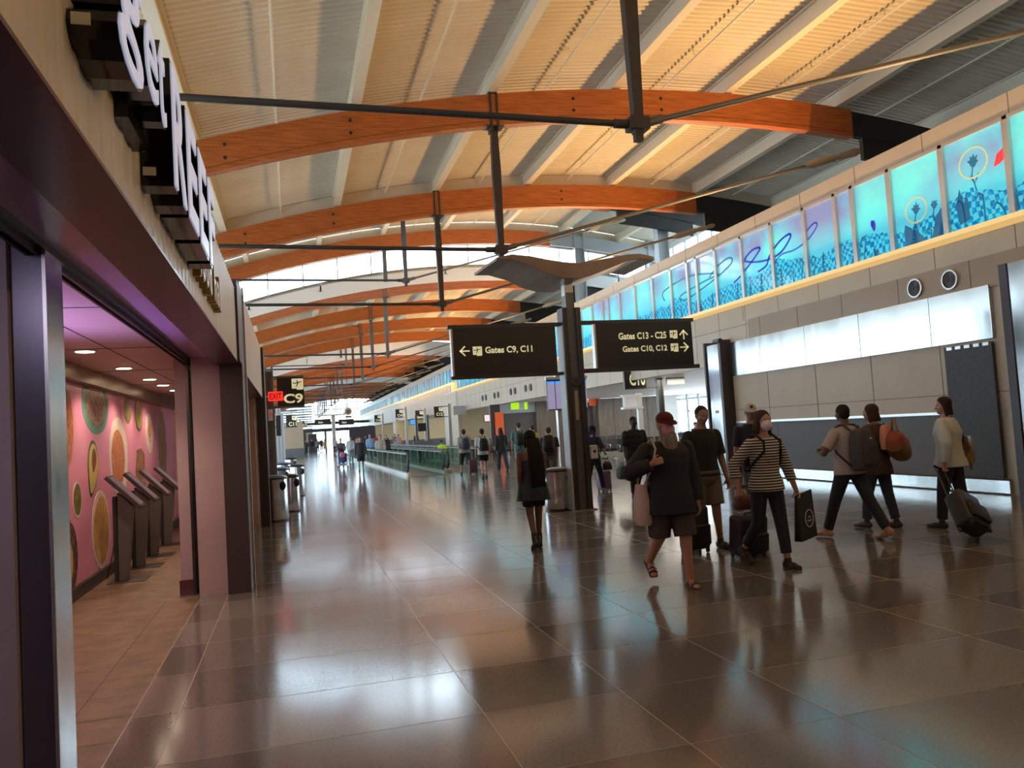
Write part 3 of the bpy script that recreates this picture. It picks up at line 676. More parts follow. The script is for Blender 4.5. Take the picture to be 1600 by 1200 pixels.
M['f_salad'] = foodmat('food_salad', (.03, .04, .02), (.25, .10, .04), (.45, .35, .22), 10)
M['f_avo'] = mat('avocado_flesh', (.50, .46, .14), .3); M['f_skin'] = mat('avocado_skin', (.05, .06, .02), .4); M['f_pit'] = mat('avocado_pit', (.16, .06, .02), .3)
M['f_dark'] = foodmat('food_dark', (.02, .015, .015), (.06, .04, .035), (.3, .12, .04)); M['f_bread'] = foodmat('food_bread', (.14, .07, .04), (.24, .13, .08), (.32, .19, .12), 4)
avo = [(math.cos(a)*(1-.35*(math.sin(a) < 0)*abs(math.sin(a)))*.95+(.0 if math.sin(a) > 0 else -.55*abs(math.sin(a))**1.5), math.sin(a)) for a in np.linspace(0, 2*PI, 33)[:-1]]
food('meat_print', 84, 600, 115, 735, 'f_fried'); food('rice_plate_print', 128, 585, 169, 679, 'f_teal', [(.72, 0, .02, 'f_rice')])
food('avocado_print', 137, 688, 155, 776, 'f_skin', [(.88, .02, .0, 'f_avo'), (.42, .12, .28, 'f_pit')], avo)
food('chicken_plate_print', 171, 652, 200, 777, 'f_white', [(.70, -.1, -.02, 'f_fried')]); food('fries_bowl_print', 144, 766, 172, 890, 'f_white', [(.86, 0, .0, 'f_fries')])
food('sauce_bowl_print', 114, 752, 128, 810, 'f_white', [(.85, 0, .03, 'f_green')]); food('dark_plate_print', 95, 815, 122, 930, 'f_dark', [(.6, -.2, -.1, 'f_fries')])
food('pickle_print', 194, 618, 205, 662, 'f_green'); food('avocado_print', 211, 620, 222, 674, 'f_skin', [(.85, 0, 0, 'f_avo')])
food('drink_print', 228, 646, 239, 709, 'f_white', [(.6, 0, .15, 'f_rice'), (.4, .1, .2, 'f_fried')]); food('sandwich_print', 212, 700, 228, 768, 'f_salad', (), [(-.7, .9), (.2, 1), (.9, .7), (.8, 0), (1, -.9), (.2, -1), (-.6, -.8), (-1, 0)])
food('bread_print', 248, 643, 260, 752, 'f_bread'); food('pastry_print', 196, 782, 208, 860, 'f_fried')
# kiosks
for y, lab, in ((11.45, 'first'), (12.62, 'second'), (13.8, 'third'), (15.2, 'fourth and farthest')):
    t = thing('ordering_kiosk', 'grey pedestal touch-screen kiosk beside the pink food mural, %s from the entrance' % lab, 'kiosk', (-2.12, y, 0), group='ordering kiosks along the mural')
    obj('base_plate', MB().box((-.24, -.2, 0), (.22, .2, .012)), 'dark_steel', t, bevel=.005)
    p = MB(); p.add([(-.12, -.06, .012), (-.01, -.06, .012), (-.01, .06, .012), (-.12, .06, .012), (-.11, -.06, 1.15), (.08, -.06, .97), (.08, .06, .97), (-.11, .06, 1.15)], [(0, 3, 2, 1), (4, 5, 6, 7), (0, 1, 5, 4), (1, 2, 6, 5), (2, 3, 7, 6), (3, 0, 4, 7)])
    obj('pedestal', p, 'alu' if False else 'mid_steel', t, bevel=.008); obj('spine', MB().box((-.165, -.07, .012), (-.12, .07, 1.1)), 'darkest', t)
    s = MB(); d = Vector((.40, 0, -.42)); nn = Vector((.42, 0, .40)).normalized()*.025; o_ = Vector((-.22, -.17, 1.36))
    s.add([o_-nn, o_+d-nn, o_+d+Vector((0, .34, 0))-nn, o_+Vector((0, .34, 0))-nn, o_+nn, o_+d+nn, o_+d+Vector((0, .34, 0))+nn, o_+Vector((0, .34, 0))+nn], [(0, 3, 2, 1), (4, 5, 6, 7), (0, 1, 5, 4), (1, 2, 6, 5), (2, 3, 7, 6), (3, 0, 4, 7)])
    sc_ = obj('screen_housing', s, 'pillar_dark', t, bevel=.006)
    a, n2 = .08, nn*1.06; s = MB(); o2 = o_+d*.06+Vector((0, .025, 0)); e2 = d*.88
    s.add([o2+n2, o2+e2+n2, o2+e2+Vector((0, .29, 0))+n2, o2+Vector((0, .29, 0))+n2], [(0, 1, 2, 3)]); obj('display', s, 'kiosk_display', sc_)
    obj('cable', MB().path([(-.15, .1, 1.1), (-.2, .16, .9), (-.18, .17, .6), (-.24, .18, .3), (-.3, .15, .03)], .007, 6), 'rubber', t, smooth='all')
# letters
F0 = -.42
def letter(ch, y0, y1, z0, z1, par, depth=.13, face='letter_white', body='letter_black', bold=.03, x0=-.55):
    a = textmb(ch, y1-y0, z1-z0, bold, ex=1.0)
    b = place(a, (x0, y0, z0), (0, 1, 0), (0, 0, 1), (depth, 0, 0)); o = obj('letter', b, body, par)
    a = textmb(ch, (y1-y0)*.93, (z1-z0)*.95, bold*.55, ex=1.0)
    obj('letter_face', place(a, (x0+depth, y0+(y1-y0)*.035, z0+(z1-z0)*.025), (0, 1, 0), (0, 0, 1), (.006, 0, 0)), face, o)
sg = thing('storefront_sign', 'large black channel letters reading get REEF with white faces on the pale fascia', 'sign', (0, 0, 0))
for ch, a, b, c, d in (('g', 2.36, 2.76, 2.80, 3.18), ('e', 2.80, 3.08, 2.90, 3.17), ('t', 3.10, 3.26, 2.90, 3.24), ('R', 3.44, 3.86, 2.75, 3.29), ('E', 3.92, 4.34, 2.75, 3.29), ('E', 4.42, 4.84, 2.75, 3.29), ('F', 4.92, 5.30, 2.75, 3.29)):
    letter(ch, a, b, c, d, sg, bold=.012 if ch in 'get' else .035)
for y_, z_ in ((2.352, 2.86), (3.432, 2.79)): obj('sticker', MB().box((-.535, y_-.003, z_), (-.485, y_, z_+.035)), 'letter_cream', sg)
obj('mounting_box', MB().box((-.55, 2.95, 2.84), (-.50, 3.3, 2.90)), 'letter_black', sg)
sg = thing('storefront_sign', 'small gold-edged cream letters reading virtual food hall on the pale fascia', 'sign', (0, 0, 0))
for wd_, y, z, h in (('virtual', 5.35, 3.06, .17), ('food hall', 5.15, 2.73, .20)):
    cw = {'i': .05, 'l': .05, 't': .09, 'f': .09, 'r': .09, ' ': .10}
    asc = set('bdfhklt')
    sc2 = 1.05 if wd_ == 'virtual' else 1.45
    for ch in wd_:
        w_ = cw.get(ch, .15)*sc2
        if ch != ' ': letter(ch, y, y+w_*.8, z, z+(h*1.32 if ch in asc or ch == 'i' else h), sg, .05, 'letter_cream', 'letter_gold', .02)
        y += w_

# ---------------------------------------------------------------- wayfinding signs
def plane_icon(mb, cx, cz, s, n=1):
    """tiny aeroplane in the square"""
    r = lambda P: [(cx+s*p[0], cz+s*p[1]) for p in P]
    return [r([(-.34, -.02), (.30, .12), (.36, .17), (.30, .20), (-.36, .04)]), r([(-.02, .07), (.10, .10), (-.10, -.30), (-.16, -.30)]), r([(-.05, .08), (.05, .11), (-.02, .33), (-.07, .33)]), r([(-.36, .02), (-.28, .04), (-.36, .16), (-.41, .16)])]
def square_icon(par, o, s, name='pictogram'):
    x, y, z = o
    m = MB(); m.prism([(0, .12), (0, 1), (1, 1), (1, .06), (.88, 0), (.45, 0), (.38, .12)], (x, y, z), (s, 0, 0), (0, 0, s), (0, -.004, 0)); a = obj(name, m, 'sign_text', par)
    m = MB()
    for P in plane_icon(None, .5, .55, 1): m.prism(P, (x, y-.005, z), (s, 0, 0), (0, 0, s), (0, -.003, 0))
    obj('aeroplane', m, 'sign_black', a)
def arrow(par, o, s, ang):
    m = MB(); c, sn = math.cos(ang), math.sin(ang); rot = lambda p: (p[0]*c-p[1]*sn, p[0]*sn+p[1]*c)
    for P in ([(-.5, -.07), (.42, -.07), (.42, .07), (-.5, .07)], [(.0, .5), (.5, .0), (.36, -.07), (-.12, .42)], [(.0, -.5), (-.12, -.42), (.36, .07), (.5, .0)]):
        m.prism([rot(p) for p in P], o, (s, 0, 0), (0, 0, s), (0, -.004, 0))
    obj('arrow', m, 'sign_text', par)
def words(par, s, o, h, w=None, bold=.03, m='sign_text'):
    a = textmb(s, w, h, bold); b = MB(); b.add([(v[0]+o[0], o[1]-.004, v[2]+o[2]) for v in a.v], a.f); obj('lettering', b, m, par); return a.w
PX, PY = 5.36, 14.68
post = thing('sign_post', 'tall dark steel wayfinding post standing on the concourse floor under the wavy canopy', 'post', (PX, PY, 0))
p = MB()
for s in (-1, 1): p.box((s*.10, -.16, 0), (s*.19, .16, 3.95)).box((s*.085, -.18, 0), (s*.105, .18, 3.95))
obj('column', p, 'dark_steel', post, bevel=.006)
obj('core', MB().box((-.085, -.12, 0), (.085, .12, 4.25)), 'mid_steel', post)
obj('side_cover', MB().box((-.215, -.16, .02), (-.19, .16, 3.6)), 'grey_paint', post)
obj('base_plate', MB().box((-.25, -.22, 0), (.25, .22, .02)), 'steel', post)
obj('light_slot', MB().box((-.035, -.13, 1.75), (.035, -.121, 2.32)), 'tan_cover', post)
p = MB().tube((0, -.125, 2.50), (0, -.2, 2.50), .10, n=24); r_ = obj('speaker', p, 'pillar_dark', post, smooth=True); obj('speaker_cone', MB().tube((0, -.2, 2.50), (0, -.206, 2.50), .045, n=20), 'vent_black', r_)
obj('bracket', MB().box((-.09, -.09, 4.2), (.09, .09, 4.5)).box((-.05, -.05, 3.9), (.05, .05, 4.6)), 'alu', post)
can = thing('wavy_canopy', 'bronze S-curved metal canopy on top of the wayfinding post', 'canopy', (0, 0, 0))
tp = [(776, 402), (800, 397), (830, 400), (855, 405), (880, 409), (905, 411), (930, 407), (955, 402), (980, 397), (1000, 396), (1022, 401)]
bt = [(776, 406), (800, 406), (830, 415), (855, 428), (880, 435), (905, 436), (925, 430), (950, 420), (980, 408), (1000, 404), (1023, 407)]
A = [ony(*q, 14.0) for q in tp]; B_ = [ony(*q, 14.0) for q in bt]; m = MB(); vs = []
for a, b in zip(A, B_):
    dx = -.10*(1-(a[0]-3.8)/3.4)
    vs += [(a[0], 14.0, a[2]), (b[0], 14.0, b[2]), (b[0]+dx, 15.45, b[2]), (a[0]+dx, 15.45, a[2])]
n_ = len(A); m.add(vs, [(i*4+j_, i*4+(j_+1) % 4, (i+1)*4+(j_+1) % 4, (i+1)*4+j_) for i in range(n_-1) for j_ in range(4)]+[(0, 1, 2, 3), tuple((n_-1)*4+q for q in (3, 2, 1, 0))])
M['bronze'] = noisy('bronze_sheet', (.17, .13, .11), (.22, .17, .14), 1.5, .35, metal=.6)
obj('shell', m, 'bronze', can, bevel=.01)
sL = thing('direction_sign', 'black hanging sign with left arrow reading Gates C9, C11', 'sign', (0, 14.66, 0))
obj('panel', MB().box((2.98, -.06, 2.70), (5.03, .06, 3.60)), 'sign_black', sL); obj('rail', MB().box((2.90, -.07, 3.60), (5.2, .07, 3.67)).box((2.92, -.07, 2.64), (5.2, .07, 2.70)), 'dark_steel', sL); obj('end_cap', MB().box((2.95, -.065, 2.66), (2.985, .065, 3.62)), 'alu', sL)
arrow(sL, (3.20, -.06, 3.17), .20, PI); square_icon(sL, (3.36, -.06, 3.07), .18); words(sL, 'Gates C9, C11', (3.60, -.062, 3.09), .15, .94)
sR = thing('direction_sign', 'black hanging sign with arrows reading Gates C13 - C25 and Gates C10, C12', 'sign', (0, 14.66, 0))
obj('panel', MB().box((5.87, -.06, 2.74), (7.98, .06, 3.62)), 'sign_black', sR); obj('rail', MB().box((5.52, -.07, 3.62), (8.03, .07, 3.69)).box((5.52, -.07, 2.66), (8.10, .07, 2.74)), 'dark_steel', sR); obj('end_cap', MB().box((5.83, -.065, 2.68), (5.87, .065, 3.66)), 'alu', sR)
arrow(sR, (7.79, -.06, 3.36), .20, PI/2); square_icon(sR, (7.48, -.06, 3.28), .17); words(sR, 'Gates C13 - C25', (6.35, -.062, 3.29), .14, 1.05)
arrow(sR, (7.79, -.06, 3.10), .20, 0); square_icon(sR, (7.48, -.06, 3.01), .17); words(sR, 'Gates C10, C12', (6.42, -.062, 3.02), .14, .98)
san = thing('sanitizer_dispenser', 'white sanitizer dispenser with a blue placard on the wayfinding post', 'dispenser', (PX+.21, PY-.14, 1.0))
obj('housing', MB().box((-.02, -.10, -.02), (.12, 0, .24)), 'white_plastic', san, bevel=.015); obj('outlet', MB().tube((.05, -.101, .12), (.05, -.11, .12), .03, n=14), 'rubber', san)
bl = obj('placard', MB().box((-.05, -.03, .27), (.11, -.015, .50)), 'navy', san, label='blue hand sanitizer placard'); obj('hand_symbol', MB().box((-.0, -.035, .40), (.06, -.03, .44)), 'white_plastic', bl)
def gate_sign(text, box, Y, lab, post_px=None, icon=True, ph=.34, screen=None):
    x0, x1, z0, z1 = rect(*box, Y)
    t = thing('gate_sign', lab, 'sign', (x0, Y, z0)); W, Hh = x1-x0, z1-z0
    obj('panel', MB().box((0, -.06, 0), (W, .06, Hh)), 'sign_black', t)
    tw = W*.72; words(t, text, (W*.95-tw, -.062, Hh*.08), Hh*ph, tw, .03)
    if icon: square_icon(t, (W*.55, -.06, Hh*.55), Hh*.40)
    if post_px:
        xp = float(ony(post_px, (box[1]+box[3])/2, Y)[0])-x0
        p = MB(); p.box((xp-.11, -.1, -z0), (xp-.06, .1, Hh+.3)).box((xp+.06, -.1, -z0), (xp+.11, .1, Hh+.3)).box((xp-.06, -.05, -z0), (xp+.06, .05, Hh+.2)); obj('post', p, 'alu' if Y > 40 else 'mid_steel', t)
        a, b = (xp, 0) if xp < 0 else (0, xp)
        for z_ in (Hh, -.05): obj('bracket', MB().box((a, -.03, z_), (max(b, W), .03, z_+.05)), 'mid_steel', t)
        if screen: obj('side_panel', MB().box((xp+.3, -.05, .05), (xp+.3+screen, .05, Hh)), 'grey_paint', t)
    return t
gate_sign('C9', (433, 590, 475, 634), 22, 'black gate sign reading C9 above the left side', 421)
gate_sign('C10', (974, 566, 1008, 606), 26.4, 'black gate sign reading C10 beside the tall post on the right', 1029, screen=.7, ph=.5, icon=False)
gate_sign('C11', (447, 649, 464, 667), 57, 'black gate sign reading C11 beyond the first gate on the left', 441)
gate_sign('C12', (678, 636, 692, 651), 55, 'black gate sign reading C12 on a bright post past the walkway', 702, screen=.9)
gate_sign('C14', (618, 640, 629, 652), 78, 'black gate sign reading C14 left of the restroom sign', 634)
gate_sign('C16', (585, 649, 594, 659), 96, 'small black gate sign reading C16, farthest readable one', 598)
gate_sign('C13', (471, 658, 480, 666), 90, 'small black gate sign on the left beyond C11', 469)
gate_sign('Restrooms', (649, 642, 661, 655), 70, 'black sign with pictograms between C14 and C12', 664)
e = thing('exit_sign', 'red illuminated EXIT sign beside the C9 sign', 'sign', (float(ony(419, 619, 21.6)[0]), 21.6, float(ony(419, 627, 21.6)[2])))
obj('housing', MB().box((0, -.03, 0), (.37, .03, .24)), 'exit_red', e); a = textmb('EXIT', .30, .16, .02); b = MB(); b.add([(v[0]+.035, -.034, v[2]+.04) for v in a.v], a.f); obj('lettering', b, 'exit_dark', e); obj('arm', MB().box((-.25, -.02, .1), (0, .02, .14)), 'alu', e)
# left-hand columns and hanging items past the second shop
for i, (x, y, h) in enumerate(((-.66, 22.2, 3.5), (-.75, 31, 3.4), (-.62, 41, 3.4), (-.6, 52, 3.4))):
    c = MB().box((x-.12, y-.12, 0), (x-.02, y+.12, h)).box((x+.02, y-.12, 0), (x+.12, y+.12, h)).box((x-.03, y-.08, 0), (x+.03, y+.08, h)); struct('trim_%d' % (30+i), c, 'grey_paint')
t = thing('notice_plate', 'small white notice with a red mark on the left column under the exit sign', 'sign', (-.60, 21.95, 2.25)); obj('plate', MB().box((0, -.02, 0), (.2, 0, .3)), 'white_plastic', t); obj('mark', MB().lathe([(.05, 0), (.05, .004)], (0, 0, 0), 12) if False else MB().box((.06, -.025, .1), (.14, -.02, .2)), 'orange_sign', t)
t = thing('hanging_screen', 'dark screen seen edge-on, hanging left of the C11 sign', 'screen', (-.55, 30.4, 1.9)); obj('casing', MB().box((0, 0, 0), (.16, .9, .75)), 'vent_black', t); obj('bracket', MB().box((-.2, .55, .3), (0, .62, .36)), 'mid_steel', t)
struct('wall_left', MB().box((XL, 60, 0), (-.9, 60.3, 3.4)).box((XL, 84, .9), (1.1, 84.4, 3.6)), 'tan_wall')
struct('trim_35', MB().box((XL, 83.95, 0), (1.1, 84.4, .9)), 'grey_fabric')
# ---------------------------------------------------------------- litter bins
def bin_(x, y, h, r, lab, lid='navy'):
    t = thing('litter_bin', lab, 'bin', (x, y, 0), group='steel litter bins')
    obj('body', MB().lathe([(r*.97, .03), (r, .05), (r, h*.55), (r*.995, h*.56), (r*.995, h*.9), (r*.96, h*.905)], n=36), 'steel', t, smooth=True)
    obj('foot_ring', MB().lathe([(r*.93, 0), (r*.93, .04)], n=30), 'rubber', t)
    obj('lid', MB().lathe([(r*1.03, h*.9), (r*1.04, h*.93), (r*.9, h*.965), (r*.5, h*.99), (.02, h)], n=36), lid, t, smooth=True)
    obj('opening', MB().ell((r*.62, -r*.76, h*.76), (.075, .06, .10)), 'vent_black', t)
bin_(-.43, 17.9, .98, .29, 'round stainless bin with a navy domed lid, nearest at the left by the storefront')
bin_(-.08, 19.9, .90, .20, 'slim steel bin just behind the nearest navy-lidded bin', 'rubber')
bin_(-.38, 23.2, .98, .28, 'navy-lidded steel bin, second along the left side')
bin_(.10, 25.2, .98, .22, 'dark-lidded steel bin at the outer edge of the left row', 'rubber')
bin_(-.35, 28.5, .98, .28, 'navy-lidded steel bin, third along the left side')
bin_(-.1, 35.5, .98, .25, 'steel bin farthest along the left row', 'rubber')
bin_(5.02, 15.05, .84, .27, 'round stainless bin with a black lid against the wayfinding post', 'rubber')
bin_(11.0, 52, 1.0, .3, 'steel bin beside the C12 sign post', 'rubber')
# ---------------------------------------------------------------- right wall items
for y, lab in ((12.63, 'left'), (11.78, 'right')):
    t = thing('wall_speaker', 'round black wall speaker above the steel panels, %s of the pair' % lab, 'speaker', (XW-.045, y, 3.895))
    def disc(r0, r1, d0, d1):
        m = MB(); n = 32; vs = []
        for r, d in ((r0, d0), (r1, d0), (r1, d1), (r0, d1)): vs += [(-d, r*math.cos(2*PI*i/n), r*math.sin(2*PI*i/n)) for i in range(n)]
        return m.add(vs, [(k*n+i, k*n+(i+1) % n, ((k+1) % 4)*n+(i+1) % n, ((k+1) % 4)*n+i) for k in range(4) for i in range(n)])
    obj('rim', disc(.155, .185, 0, .045), 'alu', t, smooth=True); m = MB().tube((0, 0, 0), (-.012, 0, 0), .156, n=32); obj('cone', m, 'vent_black', t)
    m = disc(.115, .125, .01, .03); 
    for a, b in ((.08, .09), (.045, .055)): q = disc(a, b, .01, .03); m.add(q.v, q.f)
    obj('grille_ring', m, 'mid_steel', t, smooth=True)
for i, (px_, py_) in enumerate(((826, 612), (802, 616), (776, 620), (757, 623))):
    y = float(onx(px_, py_, XW)[1])
    for d, side in ((-.45, 'nearer'), (.45, 'farther')):
        t = thing('wall_speaker', 'dark round speaker on the beam over the gate opening, %s one of the %s pair' % (side, ['nearest', 'second', 'third', 'farthest'][i]), 'speaker', (XW, y+d, 3.66))
        obj('rim', MB().tube((0, 0, 0), (-.05, 0, 0), .19, n=20), 'dark_steel', t); obj('cone', MB().tube((-.05, 0, 0), (-.055, 0, 0), .15, n=20), 'vent_black', t)
wv = thing('woven_hanging', 'dark slatted panel hanging beside the grey wainscot at the right', 'wall panel', (XW-.06, 10.98, 0))
obj('panel', MB().box((-.05, 0, .30), (0, 1.04, 2.66)), 'woven', wv)
for k in range(5): obj('clip', MB().box((-.055, .06+k*.2, 2.60), (-.05, .18+k*.2, 2.655)), 'alu', wv)
# steel portal pillars
p = thing('steel_pillar', 'stainless clad pillar with a dark flange at the far end of the steel panels', 'pillar', (11.55, 19.55, 0))
obj('cladding', MB().box((0, .12, 0), (.3, .85, 3.66)), 'steel_panel', p, bevel=.01); obj('flange', MB().box((-.04, 0, 0), (.3, .12, 3.75)), 'pillar_dark', p); obj('flange', MB().box((-.04, .85, 0), (.3, .93, 3.75)), 'pillar_dark', p)
obj('cap_roller', MB().tube((-.02, -.02, 3.72), (-.02, .3, 3.72), .07, n=14), 'dark_steel', p); obj('plaque', MB().box((-.012, .4, 1.72), (0, .55, 1.8)), 'tan_cover', p)
p = thing('steel_pillar', 'wide brushed stainless pillar at the right edge with a brown corner post', 'pillar', (10.75, 9.75, 0))
obj('cladding', MB().box((.05, -2.4, .28), (1.1, -.06, 3.75)), 'steel_panel', p, bevel=.01); obj('plinth', MB().box((.07, -2.4, 0), (1.1, -.06, .27)), 'steel', p)
obj('corner_post', MB().box((.03, -.06, 0), (1.1, .08, 3.75)), 'pillar_dark', p)
obj('grille', MB().box((.045, -.62, 2.1), (.055, -.30, 2.42)), 'dark_steel', p); obj('plaque', MB().box((.045, -.60, 1.88), (.055, -.38, 2.0)), 'tan_cover', p)
# ---------------------------------------------------------------- gate hall on the right
struct('ceiling', MB().box((XW+.3, 20.3, 3.14), (30, 57.6, 3.3)), 'white_paint')
struct('wall_right', MB().box((XW+.3, 20.2, 0), (30, 20.4, 3.3)), 'tan_wall')
struct('wall_end', MB().box((XW+.3, 57.6, .95), (30, 57.9, 3.2)), 'yellow_tan'); struct('trim_36', MB().box((XW, 57.55, 0), (30, 57.9, .95)), 'grey_fabric')
struct('wall_end', MB().box((XW, 57.6, 3.1), (XW+.3, 57.75, 4.57)), 'yellow_tan')
for y in (92, 126):
    struct('wall_end', MB().box((XW-.3, y-.2, .95), (30, y+.1, 3.4)), 'yellow_tan'); struct('trim_37', MB().box((XW-.3, y-.25, 0), (30, y+.1, .95)), 'grey_fabric')
    struct('ceiling', MB().box((XW+.3, y-28, 3.3), (30, y, 3.4)), 'white_paint')
b = MB(); b.box((29.9, 20.3, 0), (30, 58, .5)).box((29.9, 20.3, 3.0), (30, 58, 3.3)); struct('wall_far', b, 'white_paint').name = 'wall_right_outer'
nw[0] += 1; w = struct('window_%d' % nw[0], MB().box((29.95, 20.3, .5), (29.96, 58, 3.0)), 'glass'); f = MB()
for y in np.arange(20.3, 58, 1.8): f.box((29.9, y-.05, .5), (30, y+.05, 3))
obj('mullion', f, 'white_paint', w)
YB = 47.5
def pw(name, box, Y, depth, m, par=None, **kw):
    x0, x1, z0, z1 = rect(*box, Y); return x0, x1, z0, z1
# window wall closing the hall
x0, x1, z0, z1 = rect(1058, 594, 1112, 690, YB)
wl = MB(); wl.box((rect(1034, 590, 1058, 690, YB)[0], YB, 0), (x0, YB+.25, 3.14)).box((x1+.0, YB, 0), (30, YB+.25, 3.14)).box((x0, YB, 0), (x1, YB+.25, .35)).box((13, YB+.2, 0), (x0-1.2, YB+.3, 2.0)); struct('wall_end', wl, 'white_paint')
nw[0] += 1; w = struct('window_%d' % nw[0], MB().box((x0, YB+.1, .35), (x1, YB+.12, 3.14)), 'glass'); f = MB()
for k in range(4): xx = x0+(x1-x0)*k/3; f.box((xx-.05, YB+.03, .35), (xx+.05, YB+.18, 3.14))
f.box((x0, YB+.03, 2.0), (x1, YB+.18, 2.08)); obj('mullion', f, 'white_paint', w)
nw[0] += 1; w = struct('window_%d' % nw[0], MB().box((17, YB+.22, 2.0), (x0-1.2, YB+.24, 3.14)), 'glass'); f = MB()
for xx in np.arange(17, x0-1.2, .9): f.box((xx-.03, YB+.18, 2.0), (xx+.03, YB+.28, 3.14))
obj('mullion', f, 'white_paint', w)
def shopfront(l, t, r, b, Y, m, depth=.5, **kw):
    x0, x1, z0, z1 = rect(l, t, r, b, Y); return (x0, x1, z0, z1)
YS = 46.0
s = thing('gate_shop', 'closed kiosk shop with a grey rolling gate, green lettering and an orange pillar', 'shop', (0, YS, 0))
x0, x1, z0, z1 = rect(786, 645, 838, 712, YS); obj('rolling_gate', MB().box((x0, 0, 0), (x1, .1, z1)), 'gate_grey', s)
x2, x3, z2, z3 = rect(780, 625, 838, 645, YS); h_ = obj('header', MB().box((x2, -.15, z1), (x3, .1, z3)), 'grey_paint', s)
a = textmb('SALE', (x3-x2)*.34, .28, .03) if False else None
for (l, r, mm) in ((797, 810, 'neon_green'), (811, 817, 'white_plastic'), (818, 823, 'neon_green')):
    xa, xb, za, zb = rect(l, 629, r, 640, YS); obj('sign_panel', MB().box((xa, -.17, za), (xb, -.15, zb)), mm, h_)
x4, x5, z4, z5 = rect(774, 644, 787, 712, YS); pl = obj('pillar', MB().box((x4, -.2, 0), (x5, .1, z5)), 'orange_sign', s)
x6, x7, _, z6 = rect(772, 632, 782, 712, YS); obj('pillar', MB().box((x6-.2, -.1, 0), (x4, .1, z6)).box((x4, -.1, z5), (x5, .1, z6)), 'pillar_dark', s)
s = thing('wooden_partition', 'dark walnut partition beside the kiosk shop gate', 'partition', (0, YS, 0)); x0, x1, z0, z1 = rect(837, 620, 868, 712, YS); obj('panel', MB().box((x0, -.3, 0), (x1, .1, z1)), 'brown_wall', s)
s = thing('shop_booth', 'dark glazed booth under the hanging flight screens', 'booth', (0, YS, 0)); x0, x1, z0, z1 = rect(868, 630, 928, 712, YS); obj('wall', MB().box((x0, 0, 0), (x1, .1, z1)), 'pillar_dark', s)
x2, x3, z2, z3 = rect(876, 648, 897, 700, YS); obj('pane', MB().box((x2, -.02, z2), (x3, 0, z3)), 'brown_wall', s); x2, x3, z2, z3 = rect(918, 622, 935, 634, YS); obj('sign_board', MB().box((x2, -.3, z2), (x3, -.2, z3)), 'orange_sign', s)
s = thing('wooden_booth', 'large walnut clad booth behind the C10 sign', 'booth', (0, YS-.6, 0)); x0, x1, z0, z1 = rect(936, 618, 1032, 700, YS-.6); z1 = min(z1, 3.1); obj('wall', MB().box((x0, 0, 0), (x1, 1, z1)), 'brown_wall', s)
m = MB()
for px_ in (960, 986, 1012): xx = float(ony(px_, 650, YS-.6)[0]); m.box((xx-.01, -.01, 0), (xx+.01, 0, z1))
obj('seam', m, 'vent_black', s)
s = thing('pylon_sign', 'white lightbox on a slim steel pylon in front of the walnut booth', 'sign', (0, 34, 0)); x0, x1, z0, z1 = rect(974, 619, 993, 636, 34); obj('lightbox', MB().box((x0, -.2, z0), (x1, .1, z1)), 'white_plastic', s)
x2, x3, z2, z3 = rect(997, 614, 1004, 700, 34); obj('post', MB().box((x2, -.1, 0), (x3, .1, z3)), 'alu', s); obj('frame', MB().box((x0-.1, -.22, z0-.1), (x3, .12, z0)), 'alu', s); obj('frame', MB().box((x0-.1, -.22, z1), (x3, .12, z1+.06)), 'alu', s)
s = thing('flight_screens', 'bank of five tall lilac flight information screens beside the wayfinding post', 'screen', (8.35, 24.7, 0))
for k in range(5):
    f = MB(); f.box((-.27+k*.285, -.05+.02*k, 2.16-.01*k), (.0+k*.285, .05+.02*k, 3.16)); q = obj('screen', f, 'dark_steel', s); obj('display', MB().box((-.26+k*.285, -.06+.02*k, 2.19), (-.01+k*.285, -.052+.02*k, 3.10)), 'screen_lilac', q); obj('header_bar', MB().box((-.26+k*.285, -.066+.02*k, 3.03), (-.01+k*.285, -.06+.02*k, 3.10)), 'screen_blue', q)
obj('post', MB().box((.1, .1, 0), (.35, .3, 3.3)).box((-.25, .08, 3.16), (1.2, .2, 3.25)), 'alu', s)
s = thing('wall_display', 'pink lit screen on the yellow wall beyond the gate hall', 'screen', (0, 56, 0)); x0, x1, z0, z1 = rect(757, 648, 774, 658, 56); obj('casing', MB().box((x0-.05, -.02, z0-.05), (x1+.05, .08, z1+.05)), 'dark_steel', s); obj('display', MB().box((x0, -.04, z0), (x1, -.02, z1)), 'screen_pink', s)
s = thing('wall_display', 'blue and white lit screen under the restroom pictogram sign', 'screen', (0, 91, 0)); x0, x1, z0, z1 = rect(641, 656, 651, 663, 91); obj('casing', MB().box((x0-.05, -.02, z0-.05), (x1+.05, .08, z1+.05)), 'dark_steel', s); obj('display', MB().box((x0, -.04, z0), (x1, -.02, z1)), 'screen_blue', s)
